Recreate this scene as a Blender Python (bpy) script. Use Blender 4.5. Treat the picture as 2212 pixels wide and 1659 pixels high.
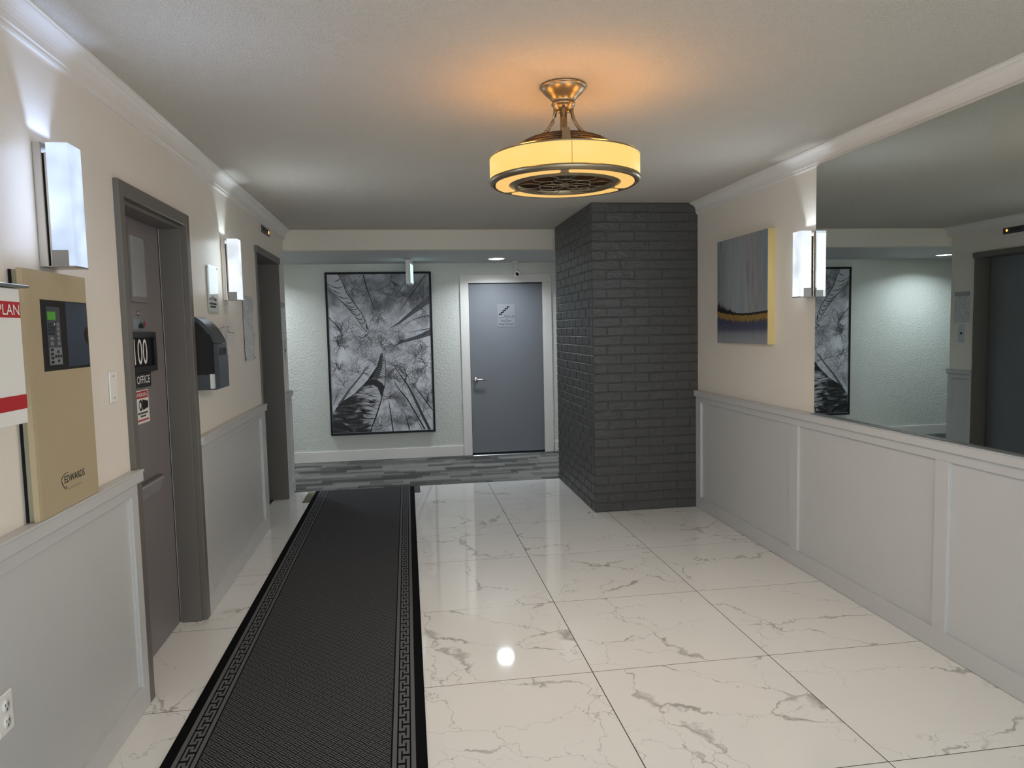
import bpy, bmesh, math, random
from mathutils import Vector, Matrix
random.seed(7)
scene = bpy.context.scene
for o in list(bpy.data.objects):
    bpy.data.objects.remove(o, do_unlink=True)
COL = scene.collection
PI = math.pi

# ------------------------------------------------------------------ camera
def make_camera():
    f, yaw, pitch, roll, h = 1544.95, .1473, -.0767, -.0221, 1.4939
    fwd = Vector((math.sin(yaw)*math.cos(pitch), math.cos(yaw)*math.cos(pitch), math.sin(pitch)))
    r = Vector((math.cos(yaw), -math.sin(yaw), 0)); u = r.cross(fwd)
    r2 = r*math.cos(roll) + u*math.sin(roll); u2 = -r*math.sin(roll) + u*math.cos(roll)
    cd = bpy.data.cameras.new('camera'); cam = bpy.data.objects.new('camera', cd); COL.objects.link(cam)
    cam.matrix_world = Matrix(((r2.x, u2.x, -fwd.x, 0), (r2.y, u2.y, -fwd.y, 0), (r2.z, u2.z, -fwd.z, h), (0, 0, 0, 1)))
    cd.sensor_width = 36; cd.lens = f/2212*36; cd.clip_start = .05
    scene.camera = cam
make_camera()
# ------------------------------------------------------------------ light and view
SKY = 5.0
w = bpy.data.worlds.new('sky'); scene.world = w; w.use_nodes = True
bgn = w.node_tree.nodes['Background']; bgn.inputs[0].default_value = (.86, .93, 1, 1); bgn.inputs[1].default_value = SKY
vs = scene.view_settings
vs.view_transform = 'Standard'; vs.look = 'None'; vs.gamma = 1; vs.use_curve_mapping = False; vs.exposure = 0.12
try:
    scene.cycles.max_bounces = 10; scene.cycles.diffuse_bounces = 5
    scene.cycles.sample_clamp_indirect = 6
except Exception: pass

# ------------------------------------------------------------------ measures (metres)
XL, XR = -1.0746, 2.3313            # wainscot frame faces
WL, WR = XL-.02, XR+.02             # plaster faces of the side walls
ZC, ZCR = 2.467, 2.3745             # ceiling, foot of crown
YB, XB, YBF = 5.521, 1.4757, 6.90   # brick pier: front, corner, far end
YE = 6.895                          # tile / carpet edge
YW = 6.97                           # end of left wall
YBM, ZBM = 7.03, 2.277              # header face, soffit
YK = 8.45                           # corridor far wall
Y0 = -1.6                           # entrance wall
ZCAP = .966

# ------------------------------------------------------------------ node helpers
class S:                             # socket arithmetic
    def __init__(s, nt, v): s.nt, s.v = nt, v
    def _m(s, op, *a):
        n = s.nt.nodes.new('ShaderNodeMath'); n.operation = op
        for i, q in enumerate((s,)+a):
            if isinstance(q, S): s.nt.links.new(q.v, n.inputs[i])
            else: n.inputs[i].default_value = q
        return S(s.nt, n.outputs[0])
    def __add__(s, o): return s._m('ADD', o)
    def __sub__(s, o): return s._m('SUBTRACT', o)
    def __mul__(s, o): return s._m('MULTIPLY', o)
    def __truediv__(s, o): return s._m('DIVIDE', o)
    def lt(s, o): return s._m('LESS_THAN', o)
    def gt(s, o): return s._m('GREATER_THAN', o)
    def abs(s): return s._m('ABSOLUTE')
    def fract(s): return s._m('FRACT')
    def floor(s): return s._m('FLOOR')
    def max(s, o): return s._m('MAXIMUM', o)
    def min(s, o): return s._m('MINIMUM', o)
    def pow(s, o): return s._m('POWER', o)
    def mod(s, o): return s._m('FLOORED_MODULO', o)
def lin(c):
    return tuple(((x/12.92) if x <= .04045 else ((x+.055)/1.055)**2.4) for x in c)
def rgb(r, g, b): return lin((r/255, g/255, b/255)) + (1,)
MATS = {}
def mat(name, col=(.5, .5, .5, 1), rough=.5, metal=0, spec=.5, emit=None, es=0, bump=None, noise=None, alpha=None):
    """plain principled; bump=(scale,strength,dist); noise=(scale,amount) mottles the paint a little"""
    if name in MATS: return MATS[name]
    m = bpy.data.materials.new(name); m.use_nodes = True; nt = m.node_tree
    p = nt.nodes['Principled BSDF']
    p.inputs['Base Color'].default_value = col; p.inputs['Roughness'].default_value = rough
    p.inputs['Metallic'].default_value = metal; p.inputs['Specular IOR Level'].default_value = spec
    if emit: p.inputs['Emission Color'].default_value = emit; p.inputs['Emission Strength'].default_value = es
    if bump or noise: tc = nt.nodes.new('ShaderNodeNewGeometry')
    if bump:
        n = nt.nodes.new('ShaderNodeTexNoise'); n.inputs['Scale'].default_value = bump[0]; n.inputs['Detail'].default_value = 4
        nt.links.new(tc.outputs['Position'], n.inputs['Vector'])
        b = nt.nodes.new('ShaderNodeBump'); b.inputs['Strength'].default_value = bump[1]; b.inputs['Distance'].default_value = bump[2]
        nt.links.new(n.outputs['Fac'], b.inputs['Height']); nt.links.new(b.outputs[0], p.inputs['Normal'])
    if noise:
        n = nt.nodes.new('ShaderNodeTexNoise'); n.inputs['Scale'].default_value = noise[0]; n.inputs['Detail'].default_value = 5
        nt.links.new(tc.outputs['Position'], n.inputs['Vector'])
        mx = nt.nodes.new('ShaderNodeMix'); mx.data_type = 'RGBA'
        a = noise[1]
        mx.inputs[6].default_value = tuple(c*(1-a) for c in col[:3])+(1,); mx.inputs[7].default_value = tuple(min(1, c*(1+a)) for c in col[:3])+(1,)
        nt.links.new(n.outputs['Fac'], mx.inputs[0]); nt.links.new(mx.outputs[2], p.inputs['Base Color'])
    if alpha is not None: p.inputs['Alpha'].default_value = alpha
    MATS[name] = m
    return m
def ramp(nt, fac, stops):
    r = nt.nodes.new('ShaderNodeValToRGB'); els = r.color_ramp.elements
    while len(els) < len(stops): els.new(.5)
    for e, (p, c) in zip(els, stops): e.position = p; e.color = c
    nt.links.new(fac, r.inputs[0]); return r.outputs[0]
def mixc(nt, fac, a, b):
    m = nt.nodes.new('ShaderNodeMix'); m.data_type = 'RGBA'
    for i, q in ((0, fac), (6, a), (7, b)):
        if isinstance(q, S): q = q.v
        if isinstance(q, (tuple, float, int)): m.inputs[i].default_value = q
        else: nt.links.new(q, m.inputs[i])
    return m.outputs[2]
def newmat(name):
    m = bpy.data.materials.new(name); m.use_nodes = True; MATS[name] = m
    return m, m.node_tree, m.node_tree.nodes['Principled BSDF']
def noise_tex(nt, vec, scale, detail=4, dist=0, rough=.5):
    n = nt.nodes.new('ShaderNodeTexNoise'); n.inputs['Scale'].default_value = scale; n.inputs['Detail'].default_value = detail
    n.inputs['Distortion'].default_value = dist; n.inputs['Roughness'].default_value = rough
    nt.links.new(vec, n.inputs['Vector']); return n
def vmap(nt, vec, scale=(1, 1, 1), loc=(0, 0, 0), rot=(0, 0, 0)):
    n = nt.nodes.new('ShaderNodeMapping'); n.inputs['Scale'].default_value = scale; n.inputs['Location'].default_value = loc; n.inputs['Rotation'].default_value = rot
    nt.links.new(vec, n.inputs['Vector']); return n.outputs[0]

# ------------------------------------------------------------------ materials
M_wall = mat('paint_warm_white', rgb(228, 220, 209), .42, bump=(55, .12, .004), noise=(2.2, .02))
M_trim = mat('trim_white', rgb(226, 221, 216), .4)
M_wains = mat('wainscot_grey', rgb(194, 193, 192), .38, bump=(90, .06, .002), noise=(3, .02))
M_ceil = mat('ceiling_texture', rgb(208, 201, 190), .8, bump=(150, .9, .014))
M_soffit = mat('soffit_paint', rgb(190, 190, 190), .7, bump=(60, .2, .006))
M_header = mat('header_paint', rgb(216, 208, 194), .6, bump=(50, .15, .006))
M_stip = mat('stippled_plaster', rgb(214, 215, 208), .62, bump=(55, .6, .014))
M_stairdoor = mat('stair_door_grey', rgb(116, 118, 124), .45, bump=(120, .05, .002), noise=(5, .03))
M_doorgrey = mat('door_grey', rgb(124, 117, 119), .45, bump=(120, .05, .002), noise=(5, .03))
M_frame = mat('frame_taupe_grey', rgb(102, 97, 91), .42)
M_elev = mat('elevator_grey', rgb(112, 114, 118), .4, bump=(140, .05, .002))
M_black = mat('black_plastic', rgb(14, 14, 16), .35)
M_blackmat = mat('black_matte', rgb(10, 10, 11), .7)
M_gap = mat('dark_gap', rgb(8, 8, 8), .9)
M_charcoal = mat('charcoal_plastic', rgb(62, 66, 72), .38)
M_chrome = mat('brushed_nickel', rgb(196, 190, 184), .26, metal=1)
M_cover = mat('dull_nickel', rgb(150, 146, 142), .4, metal=.8)
M_satin = mat('satin_aluminium', rgb(186, 190, 192), .32, metal=1)
M_brass = mat('brushed_gold', rgb(222, 202, 140), .4, metal=.75)
M_bronze = mat('antique_champagne', rgb(150, 136, 112), .36, metal=.9)
M_brown = mat('dark_bronze', rgb(58, 46, 36), .55, metal=.4)
M_white = mat('white_plastic', rgb(232, 230, 226), .35)
M_paper = mat('white_paper', rgb(226, 224, 220), .7)
M_red = mat('sign_red', rgb(178, 26, 38), .5)
M_ink = mat('black_ink', rgb(18, 18, 20), .6)
M_whiteink = mat('white_ink', rgb(235, 235, 232), .6)
M_beige = mat('panel_beige', rgb(176, 160, 130), .42, noise=(6, .02))
M_beige2 = mat('panel_beige_side', rgb(160, 152, 128), .42)
M_lcd = mat('lcd_green', rgb(60, 120, 30), .3, emit=rgb(70, 150, 20), es=.25)
M_greyplate = mat('grey_keys', rgb(120, 122, 124), .5)
M_amber = mat('amber_lamp', rgb(255, 190, 110), .3, emit=rgb(255, 170, 70), es=2.5)
M_led = mat('led_disc', rgb(255, 255, 255), .3, emit=(.95, 1, .98, 1), es=14)
def m_glow(name, c, lo, hi):
    m = bpy.data.materials.new(name); m.use_nodes = True; MATS[name] = m; nt = m.node_tree; p = nt.nodes['Principled BSDF']
    p.inputs['Base Color'].default_value = rgb(120, 124, 130); p.inputs['Roughness'].default_value = .2; p.inputs['Emission Color'].default_value = c
    g_ = nt.nodes.new('ShaderNodeNewGeometry'); n = nt.nodes.new('ShaderNodeTexNoise'); n.inputs['Scale'].default_value = 9; n.inputs['Detail'].default_value = 1
    nt.links.new(g_.outputs['Position'], n.inputs['Vector'])
    mr_ = nt.nodes.new('ShaderNodeMapRange'); mr_.inputs[1].default_value = .3; mr_.inputs[2].default_value = .7; mr_.inputs[3].default_value = lo; mr_.inputs[4].default_value = hi
    nt.links.new(n.outputs['Fac'], mr_.inputs[0]); nt.links.new(mr_.outputs[0], p.inputs['Emission Strength'])
    return m
M_diff = m_glow('sconce_glass', (.86, .93, 1, 1), .68, 1.08)
M_diffblue = m_glow('sconce_glass_blue', (.62, .76, 1, 1), .68, 1.1)
M_shade = mat('amber_shade', rgb(60, 45, 20), .5, emit=(1, .70, .20, 1), es=.9)
M_shadeb = mat('amber_lens', rgb(60, 45, 20), .5, emit=(1, .60, .18, 1), es=.87)
M_seam = mat('shade_seam', rgb(90, 60, 30), .6, emit=(1, .38, .06, 1), es=.55)
M_tape = mat('tape_olive', rgb(110, 104, 80), .6)
M_tape2 = mat('tape_dark', rgb(66, 66, 66), .6)
M_exit = mat('exit_face', rgb(200, 235, 235), .3, emit=(.62, .95, 1, 1), es=1.1)
M_exitgreen = mat('exit_ink', rgb(40, 130, 120), .4)
M_bluepane = mat('smoked_pane', rgb(44, 50, 64), .12)
M_navy = mat('smoked_pane_dark', rgb(20, 24, 32), .15)
M_litepane = mat('door_lite_glass', rgb(150, 152, 152), .08, spec=1.0)  # pale base colour stands in for daylight reflected in the pane
M_silver = mat('sign_silver', rgb(140, 142, 146), .4, metal=.35)
M_lens = mat('lens_glass', rgb(20, 20, 20), .05)

def m_glass():
    m, nt, p = newmat('clear_glass')
    for n in list(nt.nodes):
        if n.type != 'OUTPUT_MATERIAL': nt.nodes.remove(n)
    out = nt.nodes['Material Output']
    t = nt.nodes.new('ShaderNodeBsdfTransparent'); g = nt.nodes.new('ShaderNodeBsdfGlossy'); g.inputs['Roughness'].default_value = .02
    mx = nt.nodes.new('ShaderNodeMixShader'); mx.inputs[0].default_value = .07
    t.inputs[0].default_value = (.95, .97, .97, 1)
    nt.links.new(t.outputs[0], mx.inputs[1]); nt.links.new(g.outputs[0], mx.inputs[2]); nt.links.new(mx.outputs[0], out.inputs[0])
    return m
M_glass = m_glass()
def m_plastic():
    m, nt, p = newmat('clear_plastic')
    p.inputs['Base Color'].default_value = rgb(205, 205, 208); p.inputs['Roughness'].default_value = .12
    p.inputs['Alpha'].default_value = .55; p.inputs['Specular IOR Level'].default_value = .8
    tc = nt.nodes.new('ShaderNodeTexCoord'); n = noise_tex(nt, tc.outputs['Object'], 14, 5, 1.5)
    b = nt.nodes.new('ShaderNodeBump'); b.inputs['Strength'].default_value = .5; b.inputs['Distance'].default_value = .02
    nt.links.new(n.outputs['Fac'], b.inputs['Height']); nt.links.new(b.outputs[0], p.inputs['Normal'])
    return m
M_plastic = m_plastic()
def m_sleeve():                      # sheet in crinkled plastic, grey reflections and wrinkles painted into its colour
    m, nt, p = newmat('painted_sheen_sheet')
    tc = nt.nodes.new('ShaderNodeTexCoord')
    n = noise_tex(nt, vmap(nt, tc.outputs['Object'], (6, 6, 9)), 1.6, 7, 1.6, .65)
    c = ramp(nt, n.outputs['Fac'], [(0, rgb(200, 200, 200)), (.45, rgb(206, 206, 206)), (.49, rgb(160, 160, 162)), (.52, rgb(212, 212, 211)), (1, rgb(216, 216, 214))])
    nt.links.new(c, p.inputs['Base Color']); p.inputs['Roughness'].default_value = .18
    b = nt.nodes.new('ShaderNodeBump'); b.inputs['Strength'].default_value = .35; b.inputs['Distance'].default_value = .01
    nt.links.new(n.outputs['Fac'], b.inputs['Height']); nt.links.new(b.outputs[0], p.inputs['Normal'])
    return m
M_sleeve = m_sleeve()
def m_mirror():
    m, nt, p = newmat('mirror_silver')
    p.inputs['Base Color'].default_value = (.66, .71, .695, 1); p.inputs['Metallic'].default_value = 1; p.inputs['Roughness'].default_value = .0
    return m
M_mirror = m_mirror()
def m_marble():
    m, nt, p = newmat('marble_tile')
    tc = nt.nodes.new('ShaderNodeTexCoord'); oi = nt.nodes.new('ShaderNodeObjectInfo')
    off = nt.nodes.new('ShaderNodeVectorMath'); off.operation = 'SCALE'
    off.inputs[0].default_value = (37, 21, 13); nt.links.new(oi.outputs['Random'], off.inputs['Scale'])
    ad = nt.nodes.new('ShaderNodeVectorMath'); nt.links.new(tc.outputs['Object'], ad.inputs[0]); nt.links.new(off.outputs[0], ad.inputs[1])
    v = vmap(nt, ad.outputs[0], (1, 1, 1), rot=(0, 0, .35))
    # domain warp
    w1 = noise_tex(nt, v, 2.6, 5, 0, .6)
    ws = nt.nodes.new('ShaderNodeVectorMath'); ws.operation = 'MULTIPLY_ADD'
    nt.links.new(w1.outputs['Color'], ws.inputs[0]); ws.inputs[1].default_value = (.55, .55, 0); nt.links.new(v, ws.inputs[2])
    def veins(scale, width, seed):
        vo = nt.nodes.new('ShaderNodeTexVoronoi'); vo.feature = 'DISTANCE_TO_EDGE'; vo.inputs['Scale'].default_value = scale
        nt.links.new(vmap(nt, ws.outputs[0], (1, 1.5, 1), loc=(seed, seed*2, 0)), vo.inputs['Vector'])
        return vo.outputs['Distance']
    wid = noise_tex(nt, v, 3.1, 3)
    wide = noise_tex(nt, v, 9, 5)
    d1 = S(nt, veins(1.15, 0, 0)); d2 = S(nt, veins(2.3, 0, 3.3))
    wv = (S(nt, wid.outputs['Fac'])-.50).max(.0)*.17+.0032
    a1 = (S(nt, d1.v)/wv)._m('MULTIPLY', -1.0)+1.0
    a1 = a1.max(0).min(1)
    mask1 = (S(nt, wid.outputs['Fac'])-.33).max(0)*7
    a1 = a1*mask1.min(1)
    mk = noise_tex(nt, vmap(nt, v, loc=(5, 9, 0)), 1.9, 3)
    a2 = ((d2/.009)._m('MULTIPLY', -1.0)+1.0).max(0)*((S(nt, mk.outputs['Fac'])-.45).max(0)*7).min(1)
    fac = (a1*(S(nt, wide.outputs['Fac'])*.9+.25)).max(a2*.75).min(1)
    base = mixc(nt, noise_tex(nt, v, 1.3, 3).outputs['Fac'], rgb(228, 225, 221), rgb(237, 235, 231))
    col = mixc(nt, fac*.9, base, rgb(134, 127, 121))
    nt.links.new(col, p.inputs['Base Color'])
    p.inputs['Roughness'].default_value = .05; p.inputs['Specular IOR Level'].default_value = .55
    return m
M_marble = m_marble()
M_grout = mat('grout', rgb(60, 48, 42), .9)
def m_rug():
    m, nt, p = newmat('runner_weave')
    tc = nt.nodes.new('ShaderNodeTexCoord'); sx = nt.nodes.new('ShaderNodeSeparateXYZ'); nt.links.new(tc.outputs['Object'], sx.inputs[0])
    x, y = S(nt, sx.outputs[0]), S(nt, sx.outputs[1])
    HW = .4605
    e = (x.abs()*-1.0)+HW                      # distance from the edge
    t = (y/.1).fract()
    def wrap(c):                               # distance of t from c, periodic
        d = (t-(c-.5)).mod(1.0)-.5
        return d.abs()
    K0, K1 = .062, .101
    fx = (e-K0)/(K1-K0)
    t0, t5 = wrap(0), wrap(.5)
    blk = t0.lt(.062)*fx.lt(.75)
    blk = blk.max((fx-.69).abs().lt(.075)*t0.lt(.27))
    blk = blk.max(t5.lt(.062)*fx.gt(.28))
    blk = blk.max((fx-.33).abs().lt(.075)*t5.lt(.27))
    key = e.gt(K0)*e.lt(K1)*((blk*-1.0)+1.0)
    lines = e.gt(.040)*e.lt(.056)
    lines = lines.max(e.gt(.107)*e.lt(.122))
    u = (x+y)*.70711; v = (x-y)*.70711
    c = .0305
    ub, vb = (u/c), (v/c)
    par = (ub.floor()+vb.floor()).mod(2.0)
    su = ((ub.fract()*3.0).fract()-.5).abs().lt(.30)*((vb.fract()-.5).abs().lt(.45))
    sv = ((vb.fract()*3.0).fract()-.5).abs().lt(.30)*((ub.fract()-.5).abs().lt(.45))
    st = su*par + sv*((par*-1.0)+1.0)
    ctr = e.gt(.128)*st
    fib = noise_tex(nt, tc.outputs['Object'], 420, 2)
    f = (key.max(lines)).max(ctr*.9)
    g = mixc(nt, fib.outputs['Fac'], rgb(80, 80, 83), rgb(112, 111, 113))
    col = mixc(nt, f, rgb(13, 13, 15), g)
    nt.links.new(col, p.inputs['Base Color']); p.inputs['Roughness'].default_value = .95; p.inputs['Specular IOR Level'].default_value = .1
    b = nt.nodes.new('ShaderNodeBump'); b.inputs['Strength'].default_value = .5; b.inputs['Distance'].default_value = .002
    nt.links.new(f.v, b.inputs['Height']); nt.links.new(b.outputs[0], p.inputs['Normal'])
    return m
M_rug = m_rug()
def m_carpet():
    m, nt, p = newmat('corridor_carpet')
    g = nt.nodes.new('ShaderNodeNewGeometry')
    sx = nt.nodes.new('ShaderNodeSeparateXYZ'); nt.links.new(g.outputs['Position'], sx.inputs[0])
    def layer(L, Hh, off, s):
        x, y = S(nt, sx.outputs[0]), S(nt, sx.outputs[1])
        row = ((y+off)/Hh).floor()
        rx = nt.nodes.new('ShaderNodeTexWhiteNoise'); rx.noise_dimensions = '1D'; nt.links.new((row+s).v, rx.inputs['W'])
        cxx = ((x/L)+S(nt, rx.outputs['Value'])*5.0).floor()
        cv = nt.nodes.new('ShaderNodeCombineXYZ'); nt.links.new(cxx.v, cv.inputs[0]); nt.links.new(row.v, cv.inputs[1]); cv.inputs[2].default_value = s
        wn = nt.nodes.new('ShaderNodeTexWhiteNoise'); wn.noise_dimensions = '3D'; nt.links.new(cv.outputs[0], wn.inputs['Vector'])
        return S(nt, wn.outputs['Value'])
    a = layer(.5, .125, 0, 1.5)*.6 + layer(.33, .125, .0625, 7.2)*.4
    fib = noise_tex(nt, g.outputs['Position'], 300, 2)
    c = ramp(nt, a.v, [(.2, rgb(70, 70, 68)), (.5, rgb(112, 110, 106)), (.8, rgb(142, 140, 135))])
    c = mixc(nt, (S(nt, fib.outputs['Fac'])*.5).v, c, rgb(95, 94, 92))
    nt.links.new(c, p.inputs['Base Color']); p.inputs['Roughness'].default_value = .97; p.inputs['Specular IOR Level'].default_value = .1
    return m
M_carpet = m_carpet()
def m_brick():
    m, nt, p = newmat('brick_paint_charcoal')
    g = nt.nodes.new('ShaderNodeNewGeometry')
    n = noise_tex(nt, vmap(nt, g.outputs['Position'], (9, 9, 16)), 1.8, 5, .9, .55)
    n2 = noise_tex(nt, g.outputs['Position'], 120, 3)
    h = S(nt, n.outputs['Fac']) + S(nt, n2.outputs['Fac'])*.12
    b = nt.nodes.new('ShaderNodeBump'); b.inputs['Strength'].default_value = .55; b.inputs['Distance'].default_value = .012
    nt.links.new(h.v, b.inputs['Height']); nt.links.new(b.outputs[0], p.inputs['Normal'])
    c = mixc(nt, n.outputs['Fac'], rgb(63, 62, 60), rgb(73, 72, 70))
    nt.links.new(c, p.inputs['Base Color']); p.inputs['Roughness'].default_value = .4; p.inputs['Specular IOR Level'].default_value = .4
    return m
M_brick = m_brick()
def m_abstract():
    m, nt, p = newmat('abstract_paint')
    tc = nt.nodes.new('ShaderNodeTexCoord'); sx = nt.nodes.new('ShaderNodeSeparateXYZ'); nt.links.new(tc.outputs['Object'], sx.inputs[0])
    # u 0..1 left to right as seen (towards -y), v 0..1 upwards; canvas 0.74 x 0.735
    u = (S(nt, sx.outputs[1])/-.74)+.5; v = (S(nt, sx.outputs[2])/.735)+.5
    cv = nt.nodes.new('ShaderNodeCombineXYZ'); nt.links.new(u.v, cv.inputs[0]); nt.links.new(v.v, cv.inputs[1])
    st = S(nt, noise_tex(nt, vmap(nt, cv.outputs[0], (38, .9, 1)), 1, 4).outputs['Fac'])
    st2 = S(nt, noise_tex(nt, vmap(nt, cv.outputs[0], (75, 2.2, 1), loc=(3, 1, 0)), 1, 3).outputs['Fac'])
    soft = S(nt, noise_tex(nt, vmap(nt, cv.outputs[0], (5, .5, 1), loc=(8, 0, 0)), 1, 2).outputs['Fac'])
    jag = (S(nt, noise_tex(nt, vmap(nt, cv.outputs[0], (30, 0, 1)), 1, 5, 0, .7).outputs['Fac'])-.5)*2.2
    spk = S(nt, noise_tex(nt, vmap(nt, cv.outputs[0], (160, 110, 1)), 1, 3).outputs['Fac'])
    sky = ramp(nt, (soft*.7+st*.3).v, [(.3, rgb(122, 135, 144)), (.45, rgb(150, 154, 159)), (.55, rgb(146, 144, 145)), (.7, rgb(130, 145, 153))])
    edge = ((u-.50).abs()*3.4-.62).max(0).min(1)*((st*1.6)-.2).max(0).min(1)
    sky = mixc(nt, edge*.6, sky, rgb(88, 112, 124))
    sky = mixc(nt, ((st2-.5)*4.0).max(0).min(1)*.35, sky, rgb(84, 86, 92))
    dark = ((st2-.56).max(0)*7).min(1)*((soft-.42).max(0)*7).min(1)
    dk = mixc(nt, dark*.8, sky, rgb(62, 52, 44))
    du = u-.62
    hz = du*du*.13+.262                                     # foot of the sky
    n1 = (v-hz-jag*.10).lt(.035)*1.0                         # ragged black fringe above the band
    leftm = ((u*-2.2)+1.05).max(.12).min(1)
    fringe = (v-hz).lt(leftm*.085*((jag*2.4)+.75).max(.1)+.012)
    c = mixc(nt, fringe, dk, rgb(22, 20, 24))
    och = (v-hz-jag*.05).lt(0)
    c = mixc(nt, och, c, mixc(nt, st2, rgb(126, 96, 44), rgb(150, 120, 62)))
    nav = (v-hz-jag*.09).lt(-.055)
    low = ramp(nt, (v+jag*.05).v, [(.02, rgb(140, 140, 146)), (.09, rgb(122, 124, 134)), (.135, rgb(62, 66, 92)), (.2, rgb(52, 55, 82))])
    low = mixc(nt, ((spk-.55).max(0)*6).min(1)*.6, low, rgb(168, 168, 172))
    c = mixc(nt, nav, c, low)
    nt.links.new(c, p.inputs['Base Color']); p.inputs['Roughness'].default_value = .45
    return m
M_abstract = m_abstract()
def m_birchsky():
    m, nt, p = newmat('print_sky')
    tc = nt.nodes.new('ShaderNodeTexCoord'); sx = nt.nodes.new('ShaderNodeSeparateXYZ'); nt.links.new(tc.outputs['Object'], sx.inputs[0])
    n = noise_tex(nt, tc.outputs['Object'], 2.6, 5, .3); n2 = noise_tex(nt, vmap(nt, tc.outputs['Object'], loc=(4, 4, 4)), 7, 6, .6)
    top = ((S(nt, sx.outputs[2])-.38)*1.1).max(0).min(.34)
    v = S(nt, n.outputs['Fac'])*.55+S(nt, n2.outputs['Fac'])*.45-top*.55
    c = ramp(nt, v.v, [(.26, rgb(108, 108, 114)), (.40, rgb(172, 172, 179)), (.50, rgb(210, 210, 217)), (.6, rgb(226, 226, 232))])
    nt.links.new(c, p.inputs['Base Color']); p.inputs['Roughness'].default_value = .5
    return m
M_bsky = m_birchsky()
def m_bark():
    m, nt, p = newmat('print_bark')
    tc = nt.nodes.new('ShaderNodeTexCoord'); sx = nt.nodes.new('ShaderNodeSeparateXYZ'); nt.links.new(tc.outputs['Object'], sx.inputs[0])
    x, z = S(nt, sx.outputs[0]), S(nt, sx.outputs[2])
    n = noise_tex(nt, vmap(nt, tc.outputs['Object'], (3.2, 1, 15), rot=(0, -.45, 0)), 1.4, 6, .8, .6)
    dark = ((x*-1.1)-z*.35+.05).max(-.12).min(.16)                 # bark is rough and dark on the left flank of the trunk
    c = ramp(nt, (S(nt, n.outputs['Fac'])-dark*.75).v, [(.34, rgb(26, 25, 28)), (.43, rgb(74, 73, 77)), (.48, rgb(150, 149, 154)), (.58, rgb(196, 195, 200))])
    nt.links.new(c, p.inputs['Base Color']); p.inputs['Roughness'].default_value = .5
    return m
M_bark = m_bark()
M_pl = mat('print_pale', rgb(190, 190, 196), .5)
M_pg = mat('print_grey', rgb(88, 88, 92), .5)
M_pd = mat('print_dark', rgb(46, 46, 50), .5)
M_pk = mat('print_black', rgb(22, 22, 25), .5)

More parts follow.
